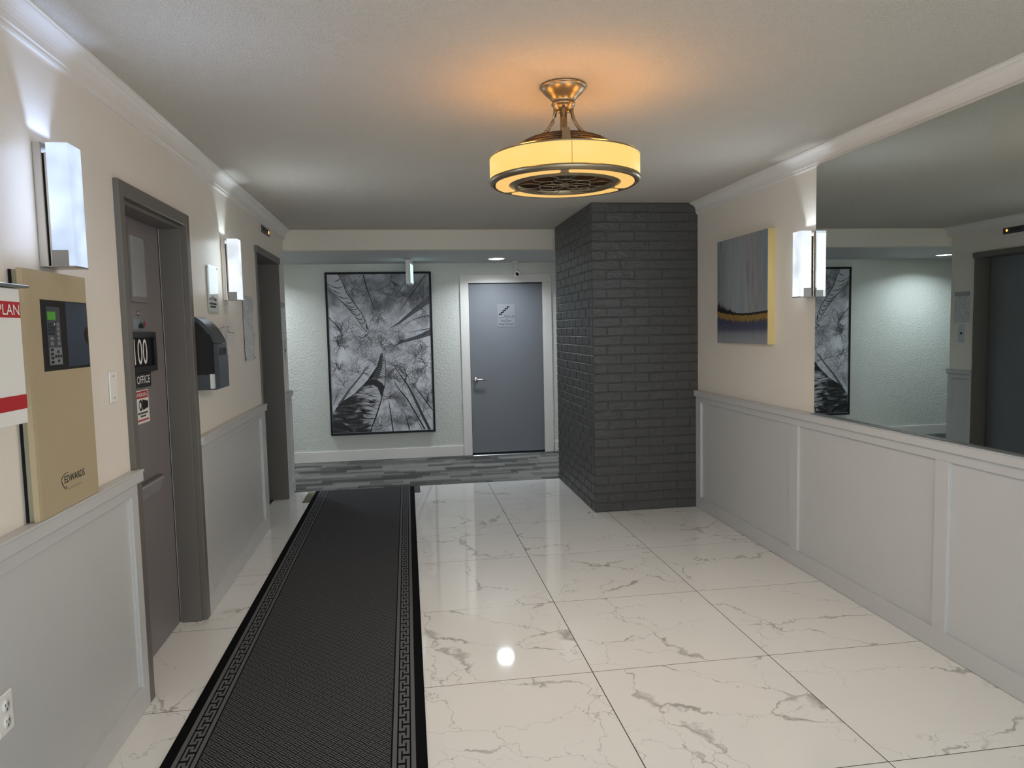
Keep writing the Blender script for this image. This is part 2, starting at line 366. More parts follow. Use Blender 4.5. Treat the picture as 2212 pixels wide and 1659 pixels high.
# ------------------------------------------------------------------ object helpers
WLOC = {}
def link(name, me, parent=None, loc=None):
    o = bpy.data.objects.new(name, me); COL.objects.link(o)
    L = Vector(loc) if loc is not None else Vector((0, 0, 0))
    WLOC[o.name] = L
    if parent is not None:
        o.parent = parent; o.location = L-WLOC[parent.name]
    else: o.location = L
    return o
def tag(o, label=None, cat=None, group=None, kind=None):
    if label: o['label'] = label
    if cat: o['category'] = cat
    if group: o['group'] = group
    if kind: o['kind'] = kind
    return o
def thing(name, loc, label, cat, group=None, kind=None):
    return tag(link(name, None, None, loc), label, cat, group, kind)
def struct(o, label, cat): return tag(o, label, cat, kind='structure')
class B:
    """collects shapes in world coordinates, builds ONE mesh object"""
    def __init__(s): s.bm = bmesh.new(); s.mi = 0
    def box(s, x0, x1, y0, y1, z0, z1, bev=0, seg=1):
        v = [s.bm.verts.new((x, y, z)) for z in (z0, z1) for y in (y0, y1) for x in (x0, x1)]
        fs = [s.bm.faces.new([v[i] for i in q]) for q in ((0, 2, 3, 1), (4, 5, 7, 6), (0, 1, 5, 4), (2, 6, 7, 3), (0, 4, 6, 2), (1, 3, 7, 5))]
        for f in fs: f.material_index = s.mi
        if bev:
            es = list({e for f in fs for e in f.edges})
            r = bmesh.ops.bevel(s.bm, geom=es, offset=bev, segments=seg, affect='EDGES', profile=.5)
            for f in r['faces']: f.material_index = s.mi
        return s
    def poly(s, pts):
        f = s.bm.faces.new([s.bm.verts.new(p) for p in pts]); f.material_index = s.mi; return s
    def prism(s, pts, d):
        """closed outline pts (3D, planar) extruded by vector d"""
        d = Vector(d); a = [s.bm.verts.new(p) for p in pts]; b = [s.bm.verts.new(Vector(p)+d) for p in pts]
        n = len(pts); fs = [s.bm.faces.new(a), s.bm.faces.new(list(reversed(b)))]
        for i in range(n): fs.append(s.bm.faces.new((a[(i+1) % n], a[i], b[i], b[(i+1) % n])))
        for f in fs: f.material_index = s.mi
        return s
    def lathe(s, prof, c, n=32, axis='z', cap=True, smooth=True):
        """prof: list of (radius, h)"""
        rings = []
        def pt(r, h, a):
            q = {'z': (r*math.cos(a), r*math.sin(a), h), 'x': (h, r*math.cos(a), r*math.sin(a)), 'y': (r*math.cos(a), h, r*math.sin(a))}[axis]
            return Vector(c)+Vector(q)
        for r, h in prof: rings.append([s.bm.verts.new(pt(max(r, 1e-5), h, 2*PI*k/n)) for k in range(n)])
        for i in range(len(rings)-1):
            for k in range(n):
                f = s.bm.faces.new((rings[i][k], rings[i][(k+1) % n], rings[i+1][(k+1) % n], rings[i+1][k])); f.material_index = s.mi; f.smooth = smooth
        if cap:
            for q in (rings[0], rings[-1]):
                f = s.bm.faces.new(q); f.material_index = s.mi
        return s
    def tube(s, pts, r, n=8, closed=False, flat=None):
        """tube along a path; r float or list; flat=(a,b) scales the two cross axes"""
        P = [Vector(p) for p in pts]; m = len(P); rings = []
        for i in range(m):
            t = (P[(i+1) % m]-P[i-1]) if closed else (P[min(i+1, m-1)]-P[max(i-1, 0)])
            t.normalize(); up = Vector((0, 0, 1)) if abs(t.z) < .95 else Vector((1, 0, 0))
            a = t.cross(up).normalized(); b = a.cross(t)
            rr = r[i] if isinstance(r, (list, tuple)) else r
            fa, fb = flat or (1, 1)
            rings.append([s.bm.verts.new(P[i]+a*(rr*fa*math.cos(2*PI*k/n))+b*(rr*fb*math.sin(2*PI*k/n))) for k in range(n)])
        for i in range(m if closed else m-1):
            A, Bq = rings[i], rings[(i+1) % m]
            for k in range(n):
                f = s.bm.faces.new((A[k], A[(k+1) % n], Bq[(k+1) % n], Bq[k])); f.material_index = s.mi; f.smooth = True
        if not closed:
            for q in (rings[0], rings[-1]):
                f = s.bm.faces.new(q); f.material_index = s.mi
        return s
    def mesh(s, name, mats, origin='c'):
        bmesh.ops.recalc_face_normals(s.bm, faces=s.bm.faces)
        me = bpy.data.meshes.new(name); co = [v.co for v in s.bm.verts]
        lo = Vector([min(c[i] for c in co) for i in range(3)]); hi = Vector([max(c[i] for c in co) for i in range(3)])
        c = (lo+hi)/2
        if origin == 'b': c.z = lo.z
        bmesh.ops.translate(s.bm, verts=s.bm.verts, vec=-c)
        s.bm.to_mesh(me); s.bm.free()
        for q in (mats if isinstance(mats, (list, tuple)) else [mats]): me.materials.append(q)
        return me, c
    def build(s, name, mats, parent=None, origin='c'):
        me, c = s.mesh(name, mats, origin)
        return link(name, me, parent, c)
def bx(name, m, parent, x0, x1, y0, y1, z0, z1, bev=0): return B().box(x0, x1, y0, y1, z0, z1, bev).build(name, m, parent)
FONT_CACHE = {}
def text_bm(b, txt, origin, du, dv, w=None, h=None, thick=.0006, italic=0):
    """flat lettering added to B: origin = lower left corner, du/dv = unit vectors, fitted to width w and height h"""
    cu = bpy.data.curves.new('t', 'FONT'); cu.body = txt; cu.resolution_u = 3; cu.shear = italic
    to = bpy.data.objects.new('t', cu); me = bpy.data.meshes.new_from_object(to)
    vs_ = [v.co.copy() for v in me.vertices]
    x0, x1 = min(v.x for v in vs_), max(v.x for v in vs_); y0, y1 = min(v.y for v in vs_), max(v.y for v in vs_)
    sx = (w/(x1-x0)) if w else None; sy = (h/(y1-y0)) if h else None
    sx = sx or sy; sy = sy or sx
    du, dv = Vector(du), Vector(dv); dn = du.cross(dv)
    vv = [b.bm.verts.new(Vector(origin)+du*((v.x-x0)*sx)+dv*((v.y-y0)*sy)+dn*thick) for v in vs_]
    for p in me.polygons:
        try:
            f = b.bm.faces.new([vv[i] for i in p.vertices]); f.material_index = b.mi
        except ValueError: pass
    bpy.data.objects.remove(to); bpy.data.meshes.remove(me); bpy.data.curves.remove(cu)
    return b
def text(name, m, parent, *a, **k):
    b = B(); text_bm(b, *a, **k)
    me, c = b_mesh_keep(b, name, m)
    return link(name, me, parent, c)
def b_mesh_keep(b, name, m):
    me = bpy.data.meshes.new(name); co = [v.co for v in b.bm.verts]
    c = sum((Vector(q) for q in co), Vector())/len(co)
    bmesh.ops.translate(b.bm, verts=b.bm.verts, vec=-c); b.bm.to_mesh(me); b.bm.free()
    for q in (m if isinstance(m, (list, tuple)) else [m]): me.materials.append(q)
    return me, c
def copy_tree(o, delta, parent=None):
    c = o.copy(); COL.objects.link(c); c.parent = parent
    WLOC[c.name] = WLOC[o.name]+Vector(delta)
    if parent is None: c.location = o.location+Vector(delta)
    for ch in list(o.children): copy_tree(ch, delta, c)
    return c
EY, EZ, EX = (0, 1, 0), (0, 0, 1), (1, 0, 0)

# ================================================================== SETTING
# floor: grout bed and one tile each
fl = B().box(-1.35, WR+.2, Y0, YE, -.06, -.0004).build('floor', M_grout); struct(fl, 'glossy white marble-look tile floor of the lobby', 'floor')
SX, SY, GX, GY = .8179, .8099, .7601, 2.9245
tile_cache = {}
def tile(x0, x1, y0, y1):
    key = (round(x1-x0, 3), round(y1-y0, 3))
    if key not in tile_cache:
        hx, hy = (x1-x0)/2, (y1-y0)/2
        me, _ = B().box(-hx, hx, -hy, hy, -.009, 0, .0004).mesh('tile', M_marble)
        for v in me.vertices: v.co.z -= .0045
        tile_cache[key] = me
    link('tile', tile_cache[key], fl, ((x0+x1)/2, (y0+y1)/2, 0))
g = .0019
xs = [-1.22]+[GX+k*SX for k in (-2, -1, 0, 1)]+[XR+.01]
ys = [GY+k*SY for k in range(-5, 5)]; ys = [y for y in ys if y > Y0+.05 and y < YE-.03]; ys = [Y0]+ys+[YE]
for i in range(len(xs)-1):
    for j in range(len(ys)-1):
        x0, x1, y0, y1 = xs[i]+g, xs[i+1]-g, ys[j]+g, ys[j+1]-g
        if x0 > XB-.01 and y0 > YB: continue
        if x1 > XB and y1 > YB and x0 > XB-.2: y1 = min(y1, YB+.02)
        tile(x0, x1, y0, y1)
struct(B().box(-5, 5, YE, YK+.1, -.06, .001).build('floor_carpet', M_carpet), 'grey patchwork carpet tiles of the cross corridor', 'floor')
struct(B().box(-1.35, WR+.2, Y0, YBM, ZC, ZC+.1).build('ceiling', M_ceil), 'textured white lobby ceiling', 'ceiling')
struct(B().box(-5, 5, YBM+.12, YK+.1, ZBM, ZBM+.2).build('ceiling_corridor', M_soffit), 'lower flat ceiling of the cross corridor', 'ceiling')
struct(B().box(-5, 5, YBM, YBM+.12, ZBM, ZC+.1).build('wall_header', M_header), 'cream dropped header where lobby meets corridor', 'wall')
struct(B().box(-5, 5, YK, YK+.15, 0, ZBM).build('wall_back', M_stip), 'white stippled plaster corridor wall behind the birch picture', 'wall')
struct(B().box(-5, -1.35, YW-.15, YW, 0, ZBM).build('wall_corridor', M_stip), 'near side corridor wall left of the lobby', 'wall')
struct(B().box(XB+.08, 5, YBF-.12, YBF-.01, 0, ZBM).build('wall_corridor_right', M_stip), 'near side corridor wall right of the brick pier', 'wall')
struct(B().box(-5.1, -5, YW-.1, YK+.1, 0, ZBM).build('wall_corridor_end', M_stip), 'far left end of the corridor', 'wall')
struct(B().box(5, 5.1, YBF-.1, YK+.1, 0, ZBM).build('wall_corridor_far', M_stip), 'far right end of the corridor', 'wall')

# left wall with two openings
D1a, D1b, D1z = 3.005, 3.925, 2.11
E1a, E1b, E1z = 5.665, 6.645, 2.165
b = B()
b.box(-1.35, WL, Y0, D1a, 0, ZC).box(-1.35, WL, D1a, D1b, D1z, ZC).box(-1.35, WL, D1b, E1a, 0, ZC).box(-1.35, WL, E1a, E1b, E1z, ZC).box(-1.35, WL, E1b, YW, 0, ZC)
wl = b.build('wall_left', M_wall); struct(wl, 'warm white left lobby wall with grey wainscot and two doors', 'wall')
wr = B().box(WR, WR+.2, Y0, YBF, 0, ZC).build('wall_right', M_wall); struct(wr, 'warm white right lobby wall with grey wainscot and mirror', 'wall')

def wainscot(parent, face, wallx, y0, y1, stiles, bead=False):
    """face = x of the frame face; stiles list of (a,b)"""
    sg = 1 if face > wallx else -1
    def X(d): return tuple(sorted((wallx, face+sg*d)))
    def pb(name, d, ya, yb, za, zb, bev=.0015):
        a, c = X(d); return bx(name, M_wains, parent, a, c, ya, yb, za, zb, bev)
    for a, c in stiles: pb('stile', 0, a, c, .1, .872)
    pb('bottom_rail', 0, y0, y1, 0.002, .1)
    pb('top_rail', 0, y0, y1, .872, .918)
    pb('cap_rail', .016, y0, y1, .918, .957)
    pb('cap_moulding', .021, y0, y1, .957, ZCAP, .002)
    st = sorted(stiles)
    for (a, c), (d, e) in zip(st, st[1:]):
        px = tuple(sorted((wallx, wallx+sg*.004)))
        bx('panel', M_wains, parent, px[0], px[1], c, d, .1, .872)
        if bead:
            q = tuple(sorted((wallx+sg*.004, wallx+sg*.011))); t = .009
            bb = B().box(q[0], q[1], c, d, .1, .1+t).box(q[0], q[1], c, d, .872-t, .872).box(q[0], q[1], c, c+t, .1+t, .872-t).box(q[0], q[1], d-t, d, .1+t, .872-t)
            bb.build('bead', M_wains, parent)
wainscot(wr, XR, WR, Y0, YB, [(5.43, YB), (3.99, 4.084), (2.77, 2.853), (1.55, 1.633), (.33, .413), (-.89, -.807), (Y0, Y0+.08)])
wainscot(wl, XL, WL, Y0, D1a+.03, [(2.945, D1a+.03), (1.62, 1.71), (.3, .39), (Y0, Y0+.09)], True)
wainscot(wl, XL, WL, D1b, E1a, [(D1b, 4.02), (5.52, E1a)], True)
wainscot(wl, XL, WL, E1b, YW, [(E1b, E1b+.05), (YW-.05, YW)], True)

# crown mouldings
def crown(name, wallx, sg, y0, y1, label):
    prof = [(0, ZCR), (.010, ZCR), (.013, ZCR+.006), (.013, ZCR+.016), (.018, ZCR+.018), (.018, ZCR+.026)]
    for k in range(7):
        a = k/6*PI/2
        prof.append((.018+.036*(1-math.cos(a)), ZCR+.026+.050*math.sin(a)))
    prof += [(.060, ZC-.014), (.062, ZC-.010), (.068, ZC-.008), (.068, ZC-.0005), (0, ZC-.0005)]
    o = B().prism([(wallx+sg*a, y0, z) for a, z in prof], (0, y1-y0, 0)).build(name, M_trim)
    struct(o, label, 'crown moulding')
crown('trim_1', WL, 1, Y0, YBM, 'white stepped crown moulding along the left wall')
crown('trim_2', WR, -1, Y0, YB+.02, 'white stepped crown moulding along the right wall above the mirror')
# corridor baseboard
struct(B().box(-5, .655, YK-.016, YK, 0.001, .125, .003).build('baseboard_back', M_trim), 'white baseboard under the birch picture', 'baseboard')
struct(B().box(1.762, 4.9, YK-.016, YK, 0.001, .125, .003).build('baseboard_right', M_trim), 'short white baseboard right of the stair door', 'baseboard')

# entrance wall behind the viewpoint: glazed, daylight comes in here
we = B().box(-1.35, WR+.2, Y0-.15, Y0, 2.3, ZC).box(-1.35, -.95, Y0-.15, Y0, 0, 2.3).box(2.2, WR+.2, Y0-.15, Y0, 0, 2.3).build('wall_entrance', M_wall)
struct(we, 'entrance wall with glazed doors behind the viewpoint', 'wall')
wi = link('window_1', None, None, (.62, Y0-.08, 0)); struct(wi, 'glazed entrance doors letting in daylight', 'window')
for a, c in ((-.95, -.9), (.06, .14), (1.1, 1.18), (2.15, 2.2)): bx('window_frame', M_charcoal, wi, a, c, Y0-.11, Y0-.05, 0, 2.3)
bx('window_frame', M_charcoal, wi, -.9, 2.15, Y0-.11, Y0-.05, 2.24, 2.3); bx('window_frame', M_charcoal, wi, -.9, 2.15, Y0-.11, Y0-.05, 0, .09)
for a, c in ((-.9, .06), (.14, 1.1), (1.18, 2.15)): bx('pane', M_glass, wi, a, c, Y0-.083, Y0-.077, .09, 2.24)
ld = bpy.data.lights.new('daylight_portal', 'AREA'); ld.shape = 'RECTANGLE'; ld.size = 3.05; ld.size_y = 2.2
ld.cycles.is_portal = True
lo = bpy.data.objects.new('daylight_portal', ld); COL.objects.link(lo); lo.location = (.62, Y0-.13, 1.17); lo.rotation_euler = (PI/2, 0, 0); lo.rotation_euler = (-PI/2, 0, 0)

# ------------------------------------------------------------------ brick pier
wb = B().box(XB+.006, WR, YB+.006, YBF-.002, .0, ZC).build('wall_brick', M_brick)
struct(wb, 'charcoal painted brick pier standing between lobby and corridor', 'brick pier')
brick_cache = {}
def brick(x0, x1, y0, y1, z0, z1, bm=None):
    lx, ly, lz = x1-x0, y1-y0, z1-z0
    if bm is not None:
        bm.box(x0, x1, y0, y1, z0, z1, .003); return
    var = random.randrange(3); key = (round(lx, 3), round(ly, 3), round(lz, 3), var)
    if key not in brick_cache:
        rr = random.Random(hash(key) & 0xffff)
        q = B().box(-lx/2, lx/2, -ly/2, ly/2, -lz/2, lz/2, .004)
        for v in q.bm.verts: v.co += Vector((rr.uniform(-1, 1), rr.uniform(-1, 1), rr.uniform(-1, 1)))*.0009
        me = bpy.data.meshes.new('brick'); bmesh.ops.recalc_face_normals(q.bm, faces=q.bm.faces); q.bm.to_mesh(me); q.bm.free(); me.materials.append(M_brick)
        brick_cache[key] = me
    link('brick', brick_cache[key], wb, ((x0+x1)/2+random.uniform(-.001, .0005), (y0+y1)/2+random.uniform(-.001, .0005), (z0+z1)/2))
NC = 33; CH = ZC/NC; J = .0035; BL = .23; DP = .03
off = B()
for r in range(NC):
    z0, z1 = r*CH+J*.8+.001, (r+1)*CH-J*.8
    cx, cy = ((BL, BL/2) if r % 2 == 0 else (BL/2, BL))
    brick(XB, XB+cx-J, YB, YB+cy-J, z0, z1)                       # corner brick shows on both faces
    x = XB+cx
    while x < WR-.02:
        e = min(x+BL, WR-.001)
        brick(x+J, e-(J if e < WR-.01 else 0), YB, YB+DP, z0, z1, off if e-x < .1 else None); x = e
    y = YB+cy
    while y < YBF-.02:
        e = min(y+BL, YBF)
        brick(XB, XB+DP, y+J, e-J, z0, z1, off if (YBF-e) < .01 and r % 2 == 0 else None); y = e
o = off.build('brick_closer', M_brick, wb); o['kind'] = 'stuff'

# ------------------------------------------------------------------ mirror
mr = thing('wall_mirror', (XR, 2.4, ZCAP), 'large frameless wall mirror above the right wainscot', 'mirror')
def mx(y): return XR-.002-.0+.0070*(y-3.812)
ya, yb = .6, 3.812
B().prism([(mx(ya), ya, ZCAP+.0055), (mx(yb), yb, ZCAP+.0055), (WR-.001, yb, ZCAP+.0055), (WR-.001, ya, ZCAP+.0055)], (0, 0, ZCR-ZCAP-.0075)).build('mirror_glass', M_mirror, mr)
bx('bottom_channel', M_satin, mr, mx(ya)-.003, WR-.001, ya, yb, ZCAP+.0005, ZCAP+.005)

# ------------------------------------------------------------------ door 1 : office
d1 = link('door_1', None, None, (WL, 3.46, 0)); struct(d1, 'grey steel office door in a taupe frame on the left wall', 'door')
FX = XL+.001; SLX = -1.207
b = B().box(-1.26, FX, D1a, D1a+.055, .002, D1z, .003).box(-1.26, FX, D1b-.055, D1b, .002, D1z, .003).box(-1.26, FX, D1a+.055, D1b-.055, D1z-.06, D1z, .003)
b.box(-1.205, -1.10, D1b-.072, D1b-.055, .002, D1z-.06, .002).box(-1.205, -1.10, D1a+.055, D1a+.072, .002, D1z-.06, .002).box(-1.205, -1.10, D1a+.072, D1b-.072, D1z-.078, D1z-.06, .002)
b.build('door_frame', M_frame, d1)
bx('slab', M_doorgrey, d1, SLX-.045, SLX, D1a+.06, D1b-.077, .006, D1z-.065, .002)
bx('shadow_gap', M_gap, d1, SLX-.04, SLX+.001, D1b-.077, D1b-.0725, .006, D1z-.07)
# light in the door with a metal surround
b = B().box(SLX, SLX+.010, 3.42, 3.665, 1.955, 1.985).box(SLX, SLX+.010, 3.42, 3.665, 1.655, 1.678).box(SLX, SLX+.010, 3.635, 3.665, 1.678, 1.955).box(SLX, SLX+.010, 3.42, 3.445, 1.678, 1.955)
lt = b.build('lite_surround', M_doorgrey, d1)
bx('lite_glass', M_litepane, lt, SLX+.0005, SLX+.004, 3.445, 3.635, 1.678, 1.955)
pe = B().lathe([(.012, 0), (.012, .006), (.008, .008), (.008, .003)], (SLX, 3.512, 1.603), 20, 'x').build('peephole', M_chrome, d1)
B().lathe([(.006, .003), (.004, .006), (.0, .007)], (SLX, 3.512, 1.603), 14, 'x').build('lens', M_lens, pe)
sl = B().prism([(SLX, 3.3, .752), (SLX+.006, 3.3, .752), (SLX+.026, 3.3, .812), (SLX+.026, 3.3, .823), (SLX, 3.3, .826)], (0, .35, 0)).build('mail_slot', mat('slot_grey', rgb(146, 142, 146), .35), d1)
bx('slot_lip', M_frame, sl, SLX, SLX+.028, 3.31, 3.648, .8265, .830)

# signs stuck to the office door
s1 = thing('room_number_sign', (SLX, 3.59, 1.33), 'black framed sign reading 100 on the office door', 'sign')
b = B(); ya, yb, za, zb = 3.36, 3.680, 1.333, 1.518; t = .028
b.box(SLX, SLX+.02, ya, yb, za, za+t, .002).box(SLX, SLX+.02, ya, yb, zb-t, zb, .002).box(SLX, SLX+.02, ya, ya+t, za+t, zb-t).box(SLX, SLX+.02, yb-t*1.3, yb, za+t, zb-t)
b.build('sign_frame', M_black, s1)
bx('sign_face', M_blackmat, s1, SLX, SLX+.006, ya+t, yb-t*1.3, za+t, zb-t)
text('numerals', M_whiteink, s1, '100', (SLX+.0065, 3.422, 1.368), EY, EZ, w=.165, h=.118)
s2 = thing('office_plate', (SLX, 3.53, 1.262), 'small black plate reading OFFICE below the 100 sign', 'sign')
bx('plate', M_black, s2, SLX, SLX+.006, 3.40, 3.62, 1.262, 1.331, .002)
text('lettering', M_whiteink, s2, 'OFFICE', (SLX+.0062, 3.435, 1.281), EY, EZ, w=.165, h=.036)
s3 = thing('warning_sticker', (SLX, 3.5, 1.098), 'red and white WARNING camera sticker on the office door', 'sticker')
bx('sticker_sheet', M_paper, s3, SLX, SLX+.0012, 3.415, 3.585, 1.098, 1.25)
bx('red_header', M_red, s3, SLX+.0012, SLX+.0016, 3.42, 3.58, 1.214, 1.246)
text('warning_word', M_whiteink, s3, 'WARNING', (SLX+.0017, 3.426, 1.22), EY, EZ, w=.148, h=.02)
b = B()
def pr(y, z, d=.0014): return (SLX+d, y, z)
b.prism([pr(3.50, 1.158), pr(3.572, 1.166), pr(3.572, 1.196), pr(3.50, 1.208)], (.0004, 0, 0))
b.prism([pr(3.478+.022*math.cos(k*PI/10), 1.182+.026*math.sin(k*PI/10)) for k in range(20)], (.0004, 0, 0))
ci = b.build('camera_pictogram', M_ink, s3)
B().prism([pr(3.472+.011*math.cos(k*PI/10), 1.182+.014*math.sin(k*PI/10), .0019) for k in range(20)], (.0003, 0, 0)).build('lens_mark', M_paper, ci)
for i, (z, w_, m_) in enumerate(((1.141, .12, M_ink), (1.127, .06, M_ink), (1.109, .14, M_red))):
    b = B(); y = 3.5-w_/2; rr = random.Random(i)
    while y < 3.5+w_/2:
        q = rr.uniform(.006, .014); b.box(SLX+.0012, SLX+.0016, y, y+q*.8, z, z+.008); y += q
    b.build('print_line', m_, s3)
s4 = thing('leaf_sticker', (SLX, 3.54, 1.53), 'small silver sticker with a red leaf above the 100 sign', 'sticker')
bx('sticker_sheet', M_satin, s4, SLX, SLX+.0012, 3.45, 3.612, 1.53, 1.577)
B().prism([(SLX+.0013, 3.592+a*.013, 1.554+c*.019) for a, c in ((0, 1), (.5, .35), (.9, .3), (.5, -.25), (.4, -.8), (0, -.6), (-.4, -.8), (-.5, -.25), (-.9, .3), (-.5, .35))], (.0004, 0, 0)).build('red_leaf', M_red, s4)
B().prism([(SLX+.0013, y, z) for y, z in ((3.51, 1.535), (3.575, 1.535), (3.575, 1.562), (3.56, 1.55), (3.545, 1.566), (3.535, 1.552), (3.52, 1.556))], (.0004, 0, 0)).build('dark_emblem', M_ink, s4)

# ------------------------------------------------------------------ door 2 : elevator
d2 = link('door_2', None, None, (WL, 6.15, 0)); struct(d2, 'grey elevator door in a taupe steel frame on the left wall', 'door')
b = B().box(-1.30, WL+.012, E1a, E1a+.02, .002, E1z-.055, .002).box(-1.30, WL+.012, E1b-.02, E1b, .002, E1z-.055, .002)
b.build('jamb_frame', M_frame, d2)
bx('header', M_frame, d2, -1.30, WL+.022, E1a-.012, E1b+.012, E1z-.055, E1z, .002)
bx('elevator_panel', M_elev, d2, -1.29, -1.243, E1a+.02, E1b-.032, .006, E1z-.055)
bx('shadow_gap', M_gap, d2, -1.30, -1.26, E1b-.032, E1b-.02, .006, E1z-.055)

# ------------------------------------------------------------------ door 3 : stair door in the corridor
X0, X1 = .76, 1.634
d3 = link('door_3', None, None, (1.2, YK, 0)); struct(d3, 'grey stair door with white casing at the end of the lobby', 'door')
for nm, a in (('casing', (.658, .758, YK-.02, YK-.0005, .001, 2.042)), ('casing', (1.640, 1.748, YK-.02, YK-.0005, .001, 2.042)), ('casing', (.658, 1.748, YK-.02, YK-.0005, 2.042, 2.138))):
    bx(nm, M_trim, d3, *a, bev=.002)
bx('slab', M_stairdoor, d3, X0+.004, X1, YK-.012, YK-.001, .026, 2.03, .002)
bx('shadow_gap', M_gap, d3, X0-.002, X1+.006, YK-.006, YK-.0008, 2.03, 2.042)
bx('threshold_gap', M_gap, d3, X0-.002, X1+.006, YK-.008, YK-.001, .006, .026)
bx('threshold', M_satin, d3, X0-.002, X1+.006, YK-.07, YK-.001, .0012, .006, .002)
lv = B().lathe([(.034, 0), (.034, -.006), (.028, -.012), (.012, -.014), (.011, -.05)], (.817, YK-.012, .905), 24, 'y').build('lever_rose', M_chrome, d3)
B().tube([(.817, YK-.058, .905), (.84, YK-.062, .905), (.90, YK-.062, .903), (.938, YK-.060, .897)], [.011, .010, .009, .008], 10, flat=(1, 1)).build('lever_handle', M_chrome, lv)
b = thing('stair_sign', (1.2, YK-.012, 1.52), 'silver stair sign reading Floor #1 Fire Door Keep Closed', 'sign'); ss = b
yz = YK-.0122
bx('plate_upper', M_silver, ss, 1.095, 1.303, yz-.0025, yz, 1.63, 1.79)
bx('plate_lower', M_silver, ss, 1.095, 1.303, yz-.0025, yz, 1.522, 1.626)
q = B(); x, z, st, tk = 1.113, 1.665, .0245, .012
for k in range(5):
    q.box(x, x+st+tk*.5, yz-.0032, yz-.0026, z, z+tk); x += st
    if k < 4: q.box(x-tk*.2, x+tk*.8, yz-.0032, yz-.0026, z, z+.0215+tk); z += .0215
q.build('stair_pictogram', M_ink, ss)
text('floor_lettering', M_ink, ss, 'Floor #1', (1.18, yz-.0027, 1.639), EX, EZ, w=.118, h=.021)
text('door_lettering', M_ink, ss, 'Fire Door', (1.135, yz-.0027, 1.582), EX, EZ, w=.128, h=.026)
text('closed_lettering', M_ink, ss, 'Keep Closed', (1.112, yz-.0027, 1.538), EX, EZ, w=.175, h=.028)

# ================================================================== THINGS
# ------------------------------------------------------------------ runner rug
RA = .0065
rg = B().box(-.4605, .4605, -2.62, 2.62, 0, .007, .002).build('runner_rug', M_rug)
for o in [rg]:
    o.location = (-.424, 4.245, .0006); WLOC[o.name] = Vector(o.location); o.rotation_euler = (0, 0, -.003)
me = rg.data
for v in me.vertices: v.co.z += .0035
tag(rg, 'long black and grey runner rug with Greek key border on the tile floor', 'rug')
tag(B().box(-.945, -.874, 6.44, 6.86, .0004, .0024).build('tape_strip', M_tape), 'olive strip sticking out under the far left corner of the runner', 'tape strip', 'strips under the runner end')
tag(B().box(.045, .098, 6.60, 6.885, .0004, .0024).build('tape_strip', M_tape2), 'dark grey strip beside the far right corner of the runner', 'tape strip', 'strips under the runner end')

# ------------------------------------------------------------------ fandelier
FXc, FYc = .665, 2.9
fd = thing('fan_light', (FXc, FYc, 2.07), 'champagne drum ceiling light with amber shade and caged fan', 'ceiling light')
C3 = (FXc, FYc, 0)
B().lathe([(.0, ZC-.0005), (.093, ZC-.0005), (.095, ZC-.006), (.093, ZC-.010), (.089, ZC-.011), (.089, ZC-.014), (.085, ZC-.020), (.077, ZC-.030), (.066, ZC-.040), (.055, ZC-.050), (.047, ZC-.060), (.043, ZC-.069), (.0475, ZC-.070), (.049, ZC-.074), (.0475, ZC-.078), (.043, ZC-.080), (.040, ZC-.088), (.033, ZC-.098), (.026, ZC-.104), (.0, ZC-.106)], C3, 40, cap=False).build('canopy', M_bronze, fd)
B().lathe([(.014, 2.24), (.014, ZC-.1)], C3, 16).build('stem', M_bronze, fd)
for k in range(4):
    a = 4.49+k*PI/2
    prof = [(.033, 2.378), (.034, 2.362), (.037, 2.345), (.043, 2.328), (.052, 2.311), (.064, 2.295), (.078, 2.281), (.095, 2.268), (.115, 2.255), (.150, 2.238)]
    B().tube([(FXc+r*math.cos(a), FYc+r*math.sin(a), z) for r, z in prof], [.0105]*9+[.009], 10, flat=(1, .7)).build('arm', M_bronze, fd)
# motor housing brackets in the middle
B().lathe([(.060, 2.205), (.056, 2.225), (.030, 2.245), (.020, 2.285), (.0, 2.287)], C3, 24, cap=False).build('motor_cone', M_bronze, fd)
for k in (0, 1, 2):
    a = 4.53+k*2*PI/3; ca, sa = math.cos(a), math.sin(a)
    def P(r, s_, z): return (FXc+r*ca-s_*sa, FYc+r*sa+s_*ca, z)
    B().prism([P(.222, -.028, 2.188), P(.222, .028, 2.188), P(.217, .017, 2.205), P(.212, .014, 2.245), P(.212, -.014, 2.245), P(.217, -.017, 2.205)], (-.012*ca, -.012*sa, 0)).build('bracket', M_bronze, fd)
cg = None
for i, (r, z) in enumerate(((.125, 2.254), (.147, 2.247), (.168, 2.238), (.188, 2.226), (.206, 2.212))):
    o = B().tube([(FXc+r*math.cos(t*PI/24), FYc+r*math.sin(t*PI/24), z) for t in range(48)], .0042, 6, True).build('cage_ring', M_brown, fd)
for k in range(12):
    a = k*PI/6+.1
    B().tube([(FXc+r*math.cos(a), FYc+r*math.sin(a), z) for r, z in ((.05, 2.235), (.125, 2.252), (.168, 2.236), (.215, 2.194))], .003, 5).build('cage_spoke', M_brown, fd)
B().lathe([(.212, 2.186), (.222, 2.196), (.30, 2.183), (.3055, 2.179), (.3055, 2.175), (.212, 2.177)], C3, 64, cap=False).build('top_plate', M_bronze, fd)
sh = B().lathe([(.3035, 2.175), (.3035, 2.092), (.298, 2.092), (.298, 2.175), (.3035, 2.175)], C3, 72, cap=False).build('drum_shade', M_shade, fd)
a = -PI/2-.13
B().box(FXc+.304*math.cos(a)-.0012, FXc+.304*math.cos(a)+.0012, FYc+.304*math.sin(a)-.0012, FYc+.304*math.sin(a)+.001, 2.093, 2.174).build('seam', M_seam, sh)
B().lathe([(.297, 2.094), (.306, 2.094), (.307, 2.088), (.303, 2.079), (.296, 2.074), (.290, 2.073), (.290, 2.090)], C3, 72, cap=False).build('lower_rim', M_bronze, fd)
